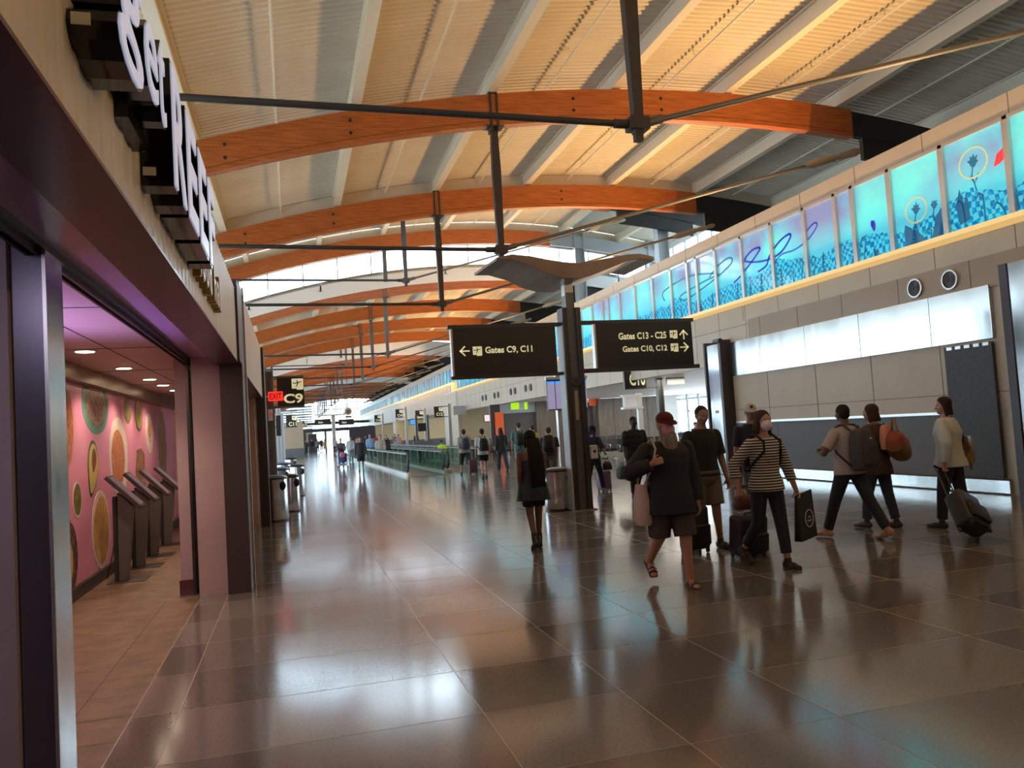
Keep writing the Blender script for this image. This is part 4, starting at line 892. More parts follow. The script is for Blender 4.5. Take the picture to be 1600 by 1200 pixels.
# beam seating
def seats(x, y, rz, n, lab):
    t = thing('beam_seating', lab, 'seating', (x, y, 0), rz, group='airport beam seating')
    W = .58*n
    obj('beam', MB().box((-W/2, -.04, .34), (W/2, .04, .40)), 'dark_steel', t)
    for s in (-1, 1):
        obj('leg', MB().box((s*W*.36-.03, -.03, .02), (s*W*.36+.03, .03, .34)).box((s*W*.36-.03, -.28, 0), (s*W*.36+.03, .28, .03)), 'alu', t)
    for k in range(n):
        cx = -W/2+.29+.58*k
        obj('seat', MB().loft([((cx, .03, .41), .25, .25), ((cx, .03, .47), .26, .26)], 16, 6), 'rubber', t)
        m = MB(); m.add([(cx-.25, -.20, .44), (cx+.25, -.20, .44), (cx+.25, -.16, .44), (cx-.25, -.16, .44), (cx-.25, -.34, .90), (cx+.25, -.34, .90), (cx+.25, -.30, .90), (cx-.25, -.30, .90)], [(0, 3, 2, 1), (4, 5, 6, 7), (0, 1, 5, 4), (1, 2, 6, 5), (2, 3, 7, 6), (3, 0, 4, 7)]); obj('backrest', m, 'rubber', t, bevel=.01)
    for k in range(n+1):
        cx = -W/2+.58*k; obj('armrest', MB().path([(cx, -.2, .4), (cx, -.2, .64), (cx, .22, .64), (cx, .12, .4)], .018, 8), 'alu', t, smooth='all')
seats(13.4, 33.4, PI, 3, 'row of black seats with steel armrests behind the wayfinding post')
seats(14.6, 31.6, PI*.97, 4, 'row of black seats behind the man in the dark striped shirt')
seats(19.2, 35.5, PI*1.05, 3, 'row of black seats by the tall windows with a seated traveller')
seats(10.9, 43.5, PI, 4, 'row of black seats behind the walkers near the kiosk shop')
seats(17.2, 40.5, PI, 4, 'row of black seats close to the walnut booth')
# ---------------------------------------------------------------- moving walkways
def walkway(x0, x1, y0, y1, lab):
    t = thing('moving_walkway', lab, 'moving walkway', (0, 0, 0))
    obj('pallet_belt', MB().box((x0+.12, y0-.9, 0), (x1-.12, y1, .012)), 'dark_steel', t)
    for x in (x0, x1):
        b = obj('balustrade', MB().box((x-.012, y0+.1, .12), (x+.012, y1, .86)), 'green_glass', t)
        obj('skirt', MB().box((x-.07, y0-.02, 0), (x+.07, y1, .13)), 'alu', t)
        pts = [(x, y1, .92), (x, y0+.2, .92)]+[(x, y0+.2-.30*math.sin(a), .56+.36*math.cos(a)) for a in np.linspace(.2, PI, 9)]+[(x, y0+.3, .17)]
        obj('handrail', MB().path(pts, .042, 10), 'rubber', t, smooth='all')
        obj('rail_cap', MB().box((x-.05, y0+.25, .86), (x+.05, y1, .89)), 'alu', t)
        obj('newel', MB().box((x-.06, y0-.32, 0), (x+.06, y0, .12)), 'tan_cover', t)
        m = MB()
        for y in np.arange(y0+2, y1, 2.4): m.box((x-.014, y-.01, .12), (x+.014, y+.01, .86))
        obj('glass_joint', m, 'alu', t)
walkway(4.35, 5.78, 31.5, 84, 'left moving walkway with green glass sides and black handrails')
walkway(6.15, 7.6, 32.4, 84, 'right moving walkway with green glass sides beyond the first one')
# ---------------------------------------------------------------- distant wayfinding
D = 92
dp = thing('sign_post', 'distant wayfinding post with a wavy canopy seen against the bright end windows', 'post', (float(ony(521, 660, D)[0]), D, 0)); obj('column', MB().box((-.2, -.2, 0), (.2, .2, 4.4)), 'alu', dp)
m = MB()
for s in (-1, 1): m.box((s*.1, -.6, 4.25), (s*1.3, .6, 4.4)).box((s*1.1, -.6, 4.36), (s*2.0, .6, 4.5))
obj('canopy', m, 'white_paint', dp)
for l, r, lab in ((492, 517, 'small dark direction sign left of the distant post'), (529, 553, 'small dark direction sign right of the distant post')):
    x0, x1, z0, z1 = rect(l, 655, r, 664, D); t = thing('direction_sign', lab, 'sign', (0, D-.1, 0)); obj('panel', MB().box((x0, -.05, z0), (x1, .05, z1)), 'sign_black', t)
    words(t, 'Gates', (x0+.35, -.052, (z0+z1)/2-.12), .22, (x1-x0)*.3)
t = thing('round_clock', 'round sign drum hanging against the bright end window', 'clock', (float(ony(544, 643, 80)[0]), 80, float(ony(544, 643, 80)[2]))); obj('drum', MB().tube((0, -.1, 0), (0, .1, 0), .38, n=24), 'tan_cover', t); obj('hub', MB().tube((0, -.12, 0), (0, -.1, 0), .2, n=20), 'mid_steel', t); obj('hanger', MB().box((-.3, -.1, -.62), (.3, .1, -.42)).box((-.03, -.03, .3), (.03, .03, 5.2)), 'mid_steel', t)
b = MB(); b.box((-.9, 110, 0), (1.8, 110.3, 2.7)).box((2.2, 118, 0), (3.4, 118.3, 2.5)).box((8, 118, 0), (11.8, 118.3, 3.0)); struct('wall_end', b, 'pillar_dark')
# restroom block, grey queue barriers on the right far side
blk = thing('gate_counter', 'grey gate podium with pale screens beyond the right walkway', 'counter', (9.2, 58, 0)); obj('desk', MB().box((-.7, -.3, 0), (.7, .3, 1.1)), 'grey_fabric', blk); obj('screen', MB().box((-.3, -.05, 1.8), (.3, .05, 2.4)), 'vent_black', blk); obj('post', MB().box((-.5, -.1, 1.1), (-.35, .1, 3.0)).box((.35, -.1, 1.1), (.5, .1, 3.0)), 'mid_steel', blk)
# ---------------------------------------------------------------- people
def remesh(mb, vox, smooth=2, name='m'):
    me = mb.mesh(name); fixn(me); o = bpy.data.objects.new(name, me); COL.objects.link(o)
    r = o.modifiers.new('r', 'REMESH'); r.mode = 'VOXEL'; r.voxel_size = vox
    if smooth: s = o.modifiers.new('s', 'SMOOTH'); s.factor = .5; s.iterations = smooth
    dg = bpy.context.evaluated_depsgraph_get(); dg.update(); out = bpy.data.meshes.new_from_object(o.evaluated_get(dg))
    bpy.data.objects.remove(o); bpy.data.meshes.remove(me); out.name = name; return out
_mc = {}
def cm(rgb, r=.75, name=None, **k):
    key = (rgb, r, name)
    if key not in _mc: _mc[key] = mat(name or 'cloth_%d' % len(_mc), rgb, r, **k)
    return _mc[key]
def skin(tone='light'):
    c = {'light': (.42, .22, .15), 'tan': (.28, .14, .09), 'brown': (.13, .06, .035), 'dark': (.045, .025, .018)}[tone]
    return cm(c, .5, 'skin_'+tone)
def hand(mb, w, d, n, curl, s, fingers=True):
    """w wrist, d direction, n palm normal (towards what it holds), curl per joint, s = body height"""
    d = d.normalized(); n = (n-d*n.dot(d)).normalized(); a = d.cross(n)
    L = .048*s
    for q in (-.55, 0, .55): mb.cap(w+a*(q*.015*s), .0085*s, w+d*L+a*(q*.026*s), .0075*s, n=8, k=3)
    if not fingers: mb.cap(w+d*L, .013*s, w+d*L*1.7+n*.02*s*curl, .011*s, n=8, k=3); return
    for i, (q, l) in enumerate(((-.86, .038), (-.3, .044), (.28, .047), (.85, .042))):
        p = w+d*L+a*(q*.0205*s); dd = d.copy(); r = .0052*s
        for j, f in enumerate((.45, .32, .25)):
            ang = curl*(.75+.35*j); rot = Matrix.Rotation(ang, 3, -a if False else a.cross(Vector((0, 0, 0))) if False else a)
            dd = (dd*math.cos(ang)+n*math.sin(ang)).normalized(); n2 = n
            nn = n-d*0
            e = p+dd*(l*f*s); mb.cap(p, r, e, r*.92, n=7, k=2); p = e
            n_ = (n-dd*n.dot(dd)); n = n_.normalized() if n_.length > 1e-3 else n; r *= .93
        n = n2 if False else (Vector(n0) if False else n)
        n = _orth(d, a)
    # thumb from the side of the palm near its base, on the side a = +
    t0 = w+d*(.012*s)+a*(.018*s); td = (d*.75+a*.55+n*.35).normalized()
    t1 = t0+td*(.026*s); td2 = (td+n*(.5+curl*.4)-a*.25*curl).normalized(); mb.cap(t0, .0068*s, t1, .006*s, n=7, k=2); mb.cap(t1, .006*s, t1+td2*(.022*s), .005*s, n=7, k=2)
def _orth(d, a): return a.cross(d)*1.0
def ik(sh, tgt, l1, l2, hint):
    v = tgt-sh; D = min(v.length, (l1+l2)*.995); v = v.normalized(); x = (l1*l1-l2*l2+D*D)/(2*D); h = math.sqrt(max(l1*l1-x*x, 0))
    hn = (hint-v*hint.dot(v)).normalized(); return sh+v*x+hn*h, sh+v*D
def person(label, loc, rz, H=1.7, vox=.011, lean=.03, legs=None, arms=None, head=(0, 0), tone='light', w=1.0, belly=1.0, top=None, bottom=None, shoes=(.02, .02, .02), hair='short',
           hair_c=(.03, .02, .015), hat=None, mask=None, beard=None, female=False, group=None, eyes=None, seat=None, fine=True, sandals=False):
    """top: dict(c, sleeve 0..2, hem, neck, loose, m, open); bottom: dict(c, len 0..2, loose, m)"""
    legs = legs or {'R': (.3, .1, .03), 'L': (-.2, .35, .03)}; arms = arms or {'R': (-.2, .1, .25), 'L': (.25, .1, .3)}
    top = dict(dict(c=(.1, .1, .1), sleeve=.8, hem=-.02, neck=.315, loose=.010, m=None), **(top or {})); bottom = dict(dict(c=(.03, .03, .04), len=2, loose=.008, m=None), **(bottom or {}))
    t = thing('person', label, 'person', loc, rz, group)
    U = Vector((0, math.sin(lean), math.cos(lean))); Fw = Vector((0, math.cos(lean), -math.sin(lean)))
    J = {}; TH = .245*H; lo = 9
    for s, k in ((1, 'R'), (-1, 'L')):
        hp, kn, out = legs[k][:3]
        a = Vector((s*math.sin(out), math.sin(hp)*math.cos(out), -math.cos(hp)*math.cos(out))); b_ = hp-kn
        b = Vector((s*math.sin(out), math.sin(b_)*math.cos(out), -math.cos(b_)*math.cos(out)))
        hip = Vector((s*.050*H*w, 0, 0)); kne = hip+a*TH; ank = kne+b*TH
        fp = legs[k][3] if len(legs[k]) > 3 else max(0, -b_-.12)*.9
        J[k] = [hip, kne, ank, fp]; lo = min(lo, ank.z-.042*H*math.cos(fp)-.105*H*max(0, math.sin(fp)))
    hz = seat if seat else -lo
    P0_ = Vector((0, 0, hz))
    for k in 'RL': J[k] = [J[k][0]+P0_, J[k][1]+P0_, J[k][2]+P0_, J[k][3]]
    T = lambda f: P0_+U*(f*H)
    rings = [(-.078, .066, .055), (-.04, .095, .070), (.02, .096, .070*belly), (.075, .086, .066*belly), (.13, .086, .066*(belly*.6+.4)), (.20, .096, .070), (.250, .103, .062), (.278, .094, .052), (.297, .070, .045), (.313, .046, .040), (.328, .035, .036), (.36, .032, .034)]
    if female: rings = [(z, x*(1.03 if z < .05 else .88 if z < .16 else .88), y*(1.08 if .15 < z < .24 else .96)) for z, x, y in rings]
    sw = .112 if not female else .098
    b = MB(); b.loft([(T(z), x*H*(w if z < .27 else (1+w)/2 if z < .30 else 1), y*H*(w if z < .27 else (1+w)/2 if z < .30 else 1), -lean) for z, x, y in rings], 24)
    lw = .5+.5*w
    armj = {}
    for s, k in ((1, 'R'), (-1, 'L')):
        hip, kne, ank, fp = J[k]
        b.cap(hip+Vector((0, 0, -.02*H)), .050*H*lw, kne, .033*H*lw, n=14); b.cap(kne, .033*H*lw, ank, .0195*H*lw, n=12)
        m1 = kne.lerp(ank, .28); dv = (ank-kne).normalized(); bk = Vector((0, -1, 0)); bk = (bk-dv*bk.dot(dv)).normalized(); b.cap(kne.lerp(ank, .15)+bk*.006*H, .030*H*lw, kne.lerp(ank, .5)+bk*.006*H, .024*H*lw, n=12)
        fd = Vector((0, math.cos(fp), -math.sin(fp))); fu = Vector((0, math.sin(fp), math.cos(fp)))
        so = ank-fu*.024*H; b.cap(so-fd*.022*H, .020*H, so+fd*.06*H-fu*.003*H, .018*H, n=10, sx=1.15); b.cap(so+fd*.05*H-fu*.004*H, .017*H, so+fd*.098*H-fu*.008*H, .012*H, n=10, sx=1.7, up=fu)
        J[k] += [fd, fu, so]
        sh = T(.266)+Vector((s*sw*H*(.62+.38*w), 0, 0)); A = arms[k]; l1, l2 = .172*H, .150*H
        if A[0] == 'to':
            el, wr = ik(sh, Vector(A[1]), l1, l2, Vector(A[2])); fdr = (wr-el).normalized(); pn = Vector(A[3]) if len(A) > 3 else Vector((-s, .2, 0)); cu = A[4] if len(A) > 4 else .8
        else:
            p_, ab, fl = A[:3]; inn = A[3] if len(A) > 3 else .12
            u1 = Vector((s*math.sin(ab), math.sin(p_)*math.cos(ab), -math.cos(p_)*math.cos(ab))); q = p_+fl
            u2 = Vector((s*math.sin(ab-inn), math.sin(q)*math.cos(ab), -math.cos(q)*math.cos(ab))).normalized(); el = sh+u1*l1; wr = el+u2*l2; fdr = u2; pn = Vector((-s, .15, 0)); cu = A[4] if len(A) > 4 else .45
        b.cap(sh, .031*H*lw, el, .024*H*lw, n=12); b.cap(el, .024*H*lw, wr, .0155*H*lw, n=12); b.cap(el.lerp(wr, .1), .025*H*lw, el.lerp(wr, .45), .021*H*lw, n=12)
        hand(b, wr, fdr, pn, cu, H, fine)
        armj[k] = (sh, el, wr, fdr)
    # head
    yaw, pit = head; RH = Matrix.Rotation(yaw, 3, 'Z') @ Matrix.Rotation(-pit, 3, 'X'); HC = T(.408)+Fw*.012*H+Vector((0, 0, .0))
    hp_ = lambda x, y, z: HC+RH @ Vector((x*H, y*H, z*H))
    hc = lambda mb, c, r, k=10, n=18: mb.ell(hp_(*c), (r[0]*H, r[1]*H, r[2]*H), n, k, RH)
    b.cap(T(.30), .034*H, hp_(0, -.012, -.02), .031*H, n=14)
    hc(b, (0, -.006, .012), (.044, .055, .054)); hc(b, (0, .010, -.016), (.038, .042, .044)); hc(b, (0, .036, -.048), (.018, .014, .012))
    b.cap(hp_(0, .048, .004), .0055*H, hp_(0, .060, -.014), .0078*H, n=8, k=3); hc(b, (0, .044, .017), (.030, .010, .0075), 6); hc(b, (0, .047, -.031), (.014, .006, .0045), 6); hc(b, (0, .045, -.037), (.012, .006, .004), 6)
    for s in (1, -1): hc(b, (s*.045, -.004, -.002), (.005, .011, .017), 7, 10); hc(b, (s*.024, .036, -.012), (.014, .012, .012), 7, 10)
    body = obj('body', remesh(b, vox, 2, 'body'), skin(tone), t, smooth='all')
    if eyes is None: eyes = fine
    if eyes and fine:
        for s in (1, -1): e = MB().ell(hp_(s*.0165, .0455, .004), (.0062*H, .0045*H, .0048*H), 10, 6); eo = obj('eye', e, cm((.55, .53, .5), .2, 'eye_white'), t, smooth='all'); obj('iris', MB().ell(hp_(s*.0165, .0492, .004), (.003*H, .0018*H, .003*H), 8, 6), cm((.02, .015, .01), .2, 'iris'), eo, smooth='all')
    # trousers / skirt
    g = MB(); d = bottom['loose']*H/1.0*1.0; ln = bottom['len']
    g.loft([(T(z), x*H*w+d, y*H*w+d, -lean) for z, x, y in rings if z < .03], 24)
    for s, k in ((1, 'R'), (-1, 'L')):
        hip, kne, ank = J[k][:3]; f1 = min(ln, 1); e1 = hip.lerp(kne, f1); r1 = (.050+(.033-.050)*f1)*H*lw+d*1.3
        g.cap(hip, .052*H*lw+d, hip+Vector((0, 0, -.001)), .052*H*lw+d, n=14); g.tube(hip, e1, .052*H*lw+d, r1+(bottom.get('flare', .012) if ln <= 1 else 0), 18)
        if ln > 1:
            f2 = ln-1; e2 = kne.lerp(ank, f2); g.cap(kne, .035*H*lw+d, kne+Vector((0, 0, -.001)), .035*H*lw+d, n=14); g.tube(kne, e2, .035*H*lw+d, (.033+(.021-.033)*f2)*H*lw+d*1.5+bottom.get('cuff', .004), 18)
    if bottom.get('skirt'):
        g.loft([(T(.05), .10*H, .075*H), (T(-.06), .115*H, .09*H), (T(-bottom['skirt']), .105*H, .10*H)], 24)
    obj('shorts' if ln <= 1.2 else 'trousers', remesh(g, vox, 2, 'trousers'), bottom['m'] or cm(bottom['c']), t, smooth='all')
    # top
    g = MB(); d = top['loose']*H; hem = top['hem']; neck = top['neck']
    zs = [(-.16, .112, .088)]+[(z, max(x, .104), max(y, .082)) if z < -.03 else (z, x, y) for z, x, y in rings]
    def ringat(z):
        for (a, b2) in zip(zs[:-1], zs[1:]):
            if a[0] <= z <= b2[0]: f = (z-a[0])/(b2[0]-a[0]); return (z, a[1]+(b2[1]-a[1])*f, a[2]+(b2[2]-a[2])*f)
        return (z, zs[0][1]+.03, zs[0][2]+.025) if z < zs[0][0] else (z, zs[-1][1], zs[-1][2])
    R_ = [ringat(hem)]+[q for q in zs if hem+.01 < q[0] < neck-.008]+[ringat(neck)]
    fl = top.get('flare', .004)
    if top.get('open'):  pass
    g.loft([(T(z), x*H*(w if z < .27 else (1+w)/2 if z < .30 else 1)+d+fl*max(0, (.07-z)/(.07-hem)), y*H*(w if z < .27 else (1+w)/2 if z < .30 else 1)+d+fl*max(0, (.07-z)/(.07-hem)), -lean) for i, (z, x, y) in enumerate(R_)], 26)
    sl = top['sleeve']
    if sl > 0:
        for k in 'RL':
            sh, el, wr, _ = armj[k]; f1 = min(sl, 1); e1 = sh.lerp(el, f1)
            g.cap(sh, .030*H*lw+d*.8, sh+Vector((0, 0, -.001)), .030*H*lw+d*.8, n=14); g.tube(sh, e1, .030*H*lw+d*.8, (.031-.006*f1)*H*lw+d*1.15, 16)
            if sl > 1: e2 = el.lerp(wr, sl-1); g.cap(el, .026*H*lw+d, el+Vector((0, 0, -.001)), .026*H*lw+d, n=14); g.tube(el, e2, .026*H*lw+d, (.026-.009*(sl-1))*H*lw+d*1.1, 16)
    obj(top.get('name', 'shirt'), remesh(g, vox, 2, 'top'), top['m'] or cm(top['c']), t, smooth='all')
    # shoes
    for k in 'RL':
        hip, kne, ank, fp, fd, fu, so = J[k]
        sm = MB()
        if sandals:
            c = so-fu*.014*H; sm.loft([(c+fu*q*.001-fd*.0, .030*H, .001) for q in (0,)]*0 or [(Vector((0, 0, 0)), .1, .1)]*0 or [(Vector((0, 0, -10)), .0001, .0001), (Vector((0, 0, -10.0001)), .0001, .0001)]) if False else None
            sm.cap(c-fd*.026*H, .011*H, c+fd*.095*H, .012*H, n=10, sx=2.4, up=fu)
            for q in (.012, .052, .078): sm.cap(so+fd*q*H+Vector((-.024*H, 0, 0)), .006*H, so+fd*q*H+fu*.016*H, .006*H, n=8, k=2); sm.cap(so+fd*q*H+Vector((.024*H, 0, 0)), .006*H, so+fd*q*H+fu*.016*H, .006*H, n=8, k=2)
            obj('sandal', remesh(sm, vox*.8, 1, 'sandal'), cm(shoes, .6), t, smooth='all'); continue
        sm.cap(so-fd*.022*H, .0235*H, so+fd*.06*H-fu*.002*H, .022*H, n=12, sx=1.12); sm.cap(so+fd*.05*H-fu*.004*H, .020*H, so+fd*.10*H-fu*.006*H, .0155*H, n=12, sx=1.55, up=fu); sm.cap(so, .024*H, ank+fu*.008*H, .025*H, n=12)
        so_ = obj('shoe', remesh(sm, vox, 2, 'shoe'), cm(shoes, .6), t, smooth='all')
        if fine: q = MB(); c = so-fu*.0165*H; q.cap(c-fd*.024*H, .006*H, c+fd*.104*H, .006*H, n=10, sx=3.9, up=fu); obj('sole', q, cm((.03, .03, .03) if not shoes[0] > .3 else (.4, .35, .3), .6, 'sole%d' % (shoes[0] > .3)), so_, smooth='all')
    # hair
    hm = cm(hair_c, .75, None, spec=.25)
    if hair != 'none':
        g = MB()
        if hair == 'short' : hc(g, (0, -.013, .020), (.048, .054, .053)); hc(g, (0, -.03, -.01), (.040, .03, .035))
        elif hair == 'curly': hc(g, (0, -.012, .022), (.052, .058, .056)); hc(g, (0, -.03, -.012), (.046, .034, .042))
        else:
            hc(g, (0, -.014, .021), (.051, .057, .055)); hc(g, (0, -.032, -.02), (.049, .034, .055))
            if hair in ('bob', 'long', 'braids'):
                for s in (1, -1): g.cap(hp_(s*.040, .004, .01), .017*H, hp_(s*.046, -.002, -.070), .014*H, n=10, sx=.8)
            ln_ = {'bob': -.075, 'long': -.20, 'braids': -.42, 'bun': -.05}[hair]
            g.cap(hp_(0, -.036, -.02), .040*H, hp_(0, -.045, ln_), (.030 if hair != 'bun' else .03)*H, n=14, sx=1.25 if hair != 'bun' else 1, up=(1, 0, 0)) if False else None
            if hair in ('long', 'braids'): g.loft([(hp_(0, -.030, -.01), .050*H, .032*H), (hp_(0, -.052, -.07), .055*H, .032*H), (hp_(0, -.085, -.13), .066*H, .026*H), (hp_(0, -.096, -.24), .068*H, .022*H), (hp_(0, -.090, ln_), (.060 if hair == 'braids' else .05)*H, .016*H)], 18)
            else: g.loft([(hp_(0, -.030, -.01), .050*H, .032*H), (hp_(0, -.036, ln_*.5-.02), (.058 if hair != 'bun' else .03)*H, .030*H), (hp_(0, -.046, ln_), (.056 if hair == 'braids' else .050 if hair != 'bun' else .02)*H, .020*H)], 18)
            if hair == 'bun': hc(g, (0, -.03, .07), (.028, .028, .024))
        ho = obj('hair', remesh(g, vox, 1, 'hair'), hm, t, smooth='all')
        if hair == 'braids':
            for i in range(13):
                x = -.05+.1*i/12; m = MB(); r0 = .0065*H; pts = [hp_(x*(.95+.03*q), -.066-.012*min(q, 4)+(0 if q < 8 else .003*(q-8)), -.038*q) for q in range(0, 12)]
                m.path(pts, [r0*(1.15 if q % 2 else .9) for q in range(12)], 7); obj('braid', m, hm, ho, smooth='all')
    if beard:
        g = MB(); hc(g, (0, .030, -.052), (.040, .030, .030)); g.loft([(hp_(0, .030, -.045), .047*H, .034*H), (hp_(0, .040, -.085), .052*H, .034*H), (hp_(0, .056, -.130), .044*H, .026*H), (hp_(0, .064, -.170), .014*H, .010*H)][::-1], 16)
        for s in (1, -1): g.cap(hp_(s*.040, .008, -.005), .010*H, hp_(s*.036, .022, -.06), .016*H, n=8)
        obj('beard', remesh(g, vox*.8, 1, 'beard'), beard if not isinstance(beard, tuple) else noisy('beard_hair', beard, tuple(c*.45 for c in beard), 30, .8, stretch=(1, 1, .15)), t, smooth='all')
    if mask:
        g = MB(); hc(g, (0, .036, -.024), (.039, .036, .037)); g.cap(hp_(0, .055, .0), .009*H, hp_(0, .063, -.03), .012*H, n=8)
        mo = obj('face_mask', remesh(g, vox*.8, 1, 'mask'), cm(mask, .7), t, smooth='all')
        for s in (1, -1): obj('ear_loop', MB().path([hp_(s*.034, .036, -.012), hp_(s*.045, .01, .008), hp_(s*.048, -.006, .0)], .0015*H, 6), cm(mask, .7), mo, smooth='all')
    if hat:
        g = MB(); hc(g, (0, -.006, .034), (.051, .062, .046))
        g2 = MB(); g2.v = g.v; g2.f = g.f; g2.m = g.m
        hto = obj('cap', remesh(g2, vox*.8, 1, 'cap'), cm(hat, .8), t, smooth='all')
        q = MB(); n9 = 13; vs = []
        for i in range(n9):
            a = PI*(i/(n9-1)); 
            for rr, zz in ((.98, .028), (1.0, .022)): vs.append(hp_(.046*math.cos(a), .040+.020*math.sin(a)*.3, zz))
            vs.append(hp_(.047*math.cos(a), .045+.055*math.sin(a), .020-.010*math.sin(a))); vs.append(hp_(.047*math.cos(a), .045+.055*math.sin(a), .016-.010*math.sin(a)))
        q.add(vs, [(i*4+j, i*4+(j+1) % 4, (i+1)*4+(j+1) % 4, (i+1)*4+j) for i in range(n9-1) for j in (0, 2, 3)]+[(i*4+0, (i+1)*4+0, (i+1)*4+2, i*4+2) for i in range(n9-1)]); obj('brim', q, cm(hat, .8), hto, smooth='all')
        return_t = hto
    t['_'] = 0; del t['_']
    return t, dict(T=T, arm=armj, J=J, hp=hp_, U=U, Fw=Fw, lean=lean, H=H, loc=Vector((loc[0], loc[1], loc[2] if len(loc) > 2 else 0)), rz=rz, w=w)
def wpt(S, v): return S['loc']+Matrix.Rotation(S['rz'], 3, 'Z') @ Vector(v)
def carried(name, label, cat, S, local=(0, 0, 0), rz=0, group=None):
    return thing(name, label, cat, wpt(S, local), S['rz']+rz, group)
def backpack(S, label, c, sz=(.16, .10, .24), z=.17, pockets=True, straps=True, c2=None, vox=.012, logo=False, group=None):
    H = S['H']; o = S['T'](z)-S['Fw']*(.07*H*S['w']+sz[1]*.9); t = carried('backpack', label, 'backpack', S, o, 0, group)
    m = MB(); L = S['lean']; e = 3.2; U_ = S['U']
    ring = lambda q, rx, ry: (U_*q*sz[2], rx*sz[0], ry*sz[1], -L)
    m.loft([ring(-1, .80, .75), ring(-.9, .97, .95), ring(-.2, 1, 1.05), ring(.5, .93, .92), ring(.88, .72, .72), ring(1, .4, .42)], 24, e); body = obj('pack_body', m, cm(c, .8), t, smooth=True, bevel=.01)
    if pockets:
        m = MB(); m.loft([(-S['Fw']*sz[1]*.95+U_*q*sz[2]*.55-U_*.12*sz[2]*1.6, rx*sz[0]*.74, .36*sz[1]*rx, -L) for q, rx in ((-1, .8), (-.9, 1), (.7, .95), (1, .7))], 20, 3); pk = obj('pocket', m, cm(c2 or tuple(x*.8 for x in c), .8), t, smooth=True)
        m = MB(); m.path([-S['Fw']*(sz[1]*1.35)+U_*(sz[2]*(-.2+.36*math.sin(a)))+Vector((sz[0]*.62*math.cos(a), 0, 0)) for a in np.linspace(.0, PI, 9)], .005, 6); obj('zip', m, 'rubber', t, smooth='all')
        if logo: obj('logo', MB().add([tuple(-S['Fw']*(sz[1]*1.0)+U_*(sz[2]*.47)+Vector((x, -.012, z_))) for x, z_ in ((-.025, 0), (.0, .028), (.008, .016), (.012, .02), (.028, 0))], [(0, 1, 2, 3, 4)]), 'white_plastic', t)
    if straps:
        for s in (1, -1):
            a = [U_*(sz[2]*.8)+Vector((s*sz[0]*.5, sz[1]*.4, 0))]
            sh = S['T'](.318)+Vector((s*.055*H*S['w'], 0, 0))-o; fr = S['T'](.25)+S['Fw']*(.075*H*S['w']+.012)+Vector((s*.062*H, 0, 0))-o; lo = S['T'](.12)+S['Fw']*.0+Vector((s*(.098*H*S['w']+.015), .0, 0))-o; bb = U_*(-sz[2]*.8)+Vector((s*sz[0]*.9, sz[1]*.5, 0))
            m = MB(); P = [a[0], sh-S['Fw']*.04*H+Vector((0, 0, .005)), sh+Vector((0, 0, .014)), fr+U_*.03*H, fr-U_*.03*H, lo, bb]; m.path(P, .014, 8); obj('strap', m, cm(tuple(x*.5 for x in c), .8), t, smooth='all')
    obj('top_loop', MB().path([U_*(sz[2]*.95)+Vector((-.03, sz[1]*.3, 0)), U_*(sz[2]*1.14)+Vector((0, sz[1]*.3, 0)), U_*(sz[2]*.95)+Vector((.03, sz[1]*.3, 0))], .006, 6), 'rubber', t, smooth='all')
    return t
def suitcase(label, x, y, rz, tilt=0, sz=(.19, .12, .27), c=(.015, .015, .017), handle=.45, hc='dark_steel', group=None, wheels=True):
    """stands on four wheels; tilt leans it back over the wheels at its -y side"""
    t = thing('suitcase', label, 'suitcase', (x, y, 0), rz, group); R = Matrix.Rotation(tilt, 3, 'X'); piv = Vector((0, -sz[1]*.8, .0))
    tr = lambda v: R @ (Vector(v)-piv)+piv
    def TR(mb): mb.v = [tuple(tr(v)) for v in mb.v]; return mb
    z0 = .055; X, Y, Z = sz
    obj('shell', TR(MB().loft([((0, 0, z0), X*.9, Y*.88), ((0, 0, z0+.02), X, Y), ((0, 0, z0+Z*2-.03), X, Y), ((0, 0, z0+Z*2), X*.9, Y*.85)], 32, 6)), cm(c, .5), t, smooth=True, bevel=.006)
    obj('front_pocket', TR(MB().loft([((0, Y+.01, z0+.05), X*.8, .025), ((0, Y+.012, z0+.07), X*.85, .035), ((0, Y+.012, z0+Z*1.1), X*.85, .035), ((0, Y+.01, z0+Z*1.15), X*.8, .02)], 24, 5)), cm(tuple(q*.8 for q in c), .6), t, smooth=True)
    m = MB()
    for s in (1, -1): m.tube((s*X*.5, -Y*.75, z0+Z*2), (s*X*.5, -Y*.75, z0+Z*2+handle), .009, n=8)
    h = obj('telescopic_handle', TR(m), hc, t, smooth=True); obj('grip', TR(MB().path([(-X*.56, -Y*.75, z0+Z*2+handle-.02), (-X*.5, -Y*.75, z0+Z*2+handle+.005), (X*.5, -Y*.75, z0+Z*2+handle+.005), (X*.56, -Y*.75, z0+Z*2+handle-.02)], .014, 8)), 'rubber', h, smooth='all')
    obj('carry_handle', TR(MB().path([(-.06, 0, z0+Z*2-.005), (-.05, 0, z0+Z*2+.025), (.05, 0, z0+Z*2+.025), (.06, 0, z0+Z*2-.005)], .009, 8)), 'rubber', t, smooth='all')
    for sx in (1, -1):
        for sy in (1, -1):
            p = tr((sx*X*.75, sy*Y*.72, .028)); 
            if tilt and sy > 0: pass
            obj('wheel', MB().tube(p+Vector((-.012, 0, 0)), p+Vector((.012, 0, 0)), .027, n=14), 'rubber', t); q = tr((sx*X*.75, sy*Y*.72, z0+.01)); obj('wheel_fork', MB().box((q.x-.016, q.y-.02, min(q.z, p.z)), (q.x+.016, q.y+.02, max(q.z, p.z)+.01)), 'dark_steel', t)
    return t
def at(px, py): x, y = onfloor(px, py); return (float(x), float(y), 0)
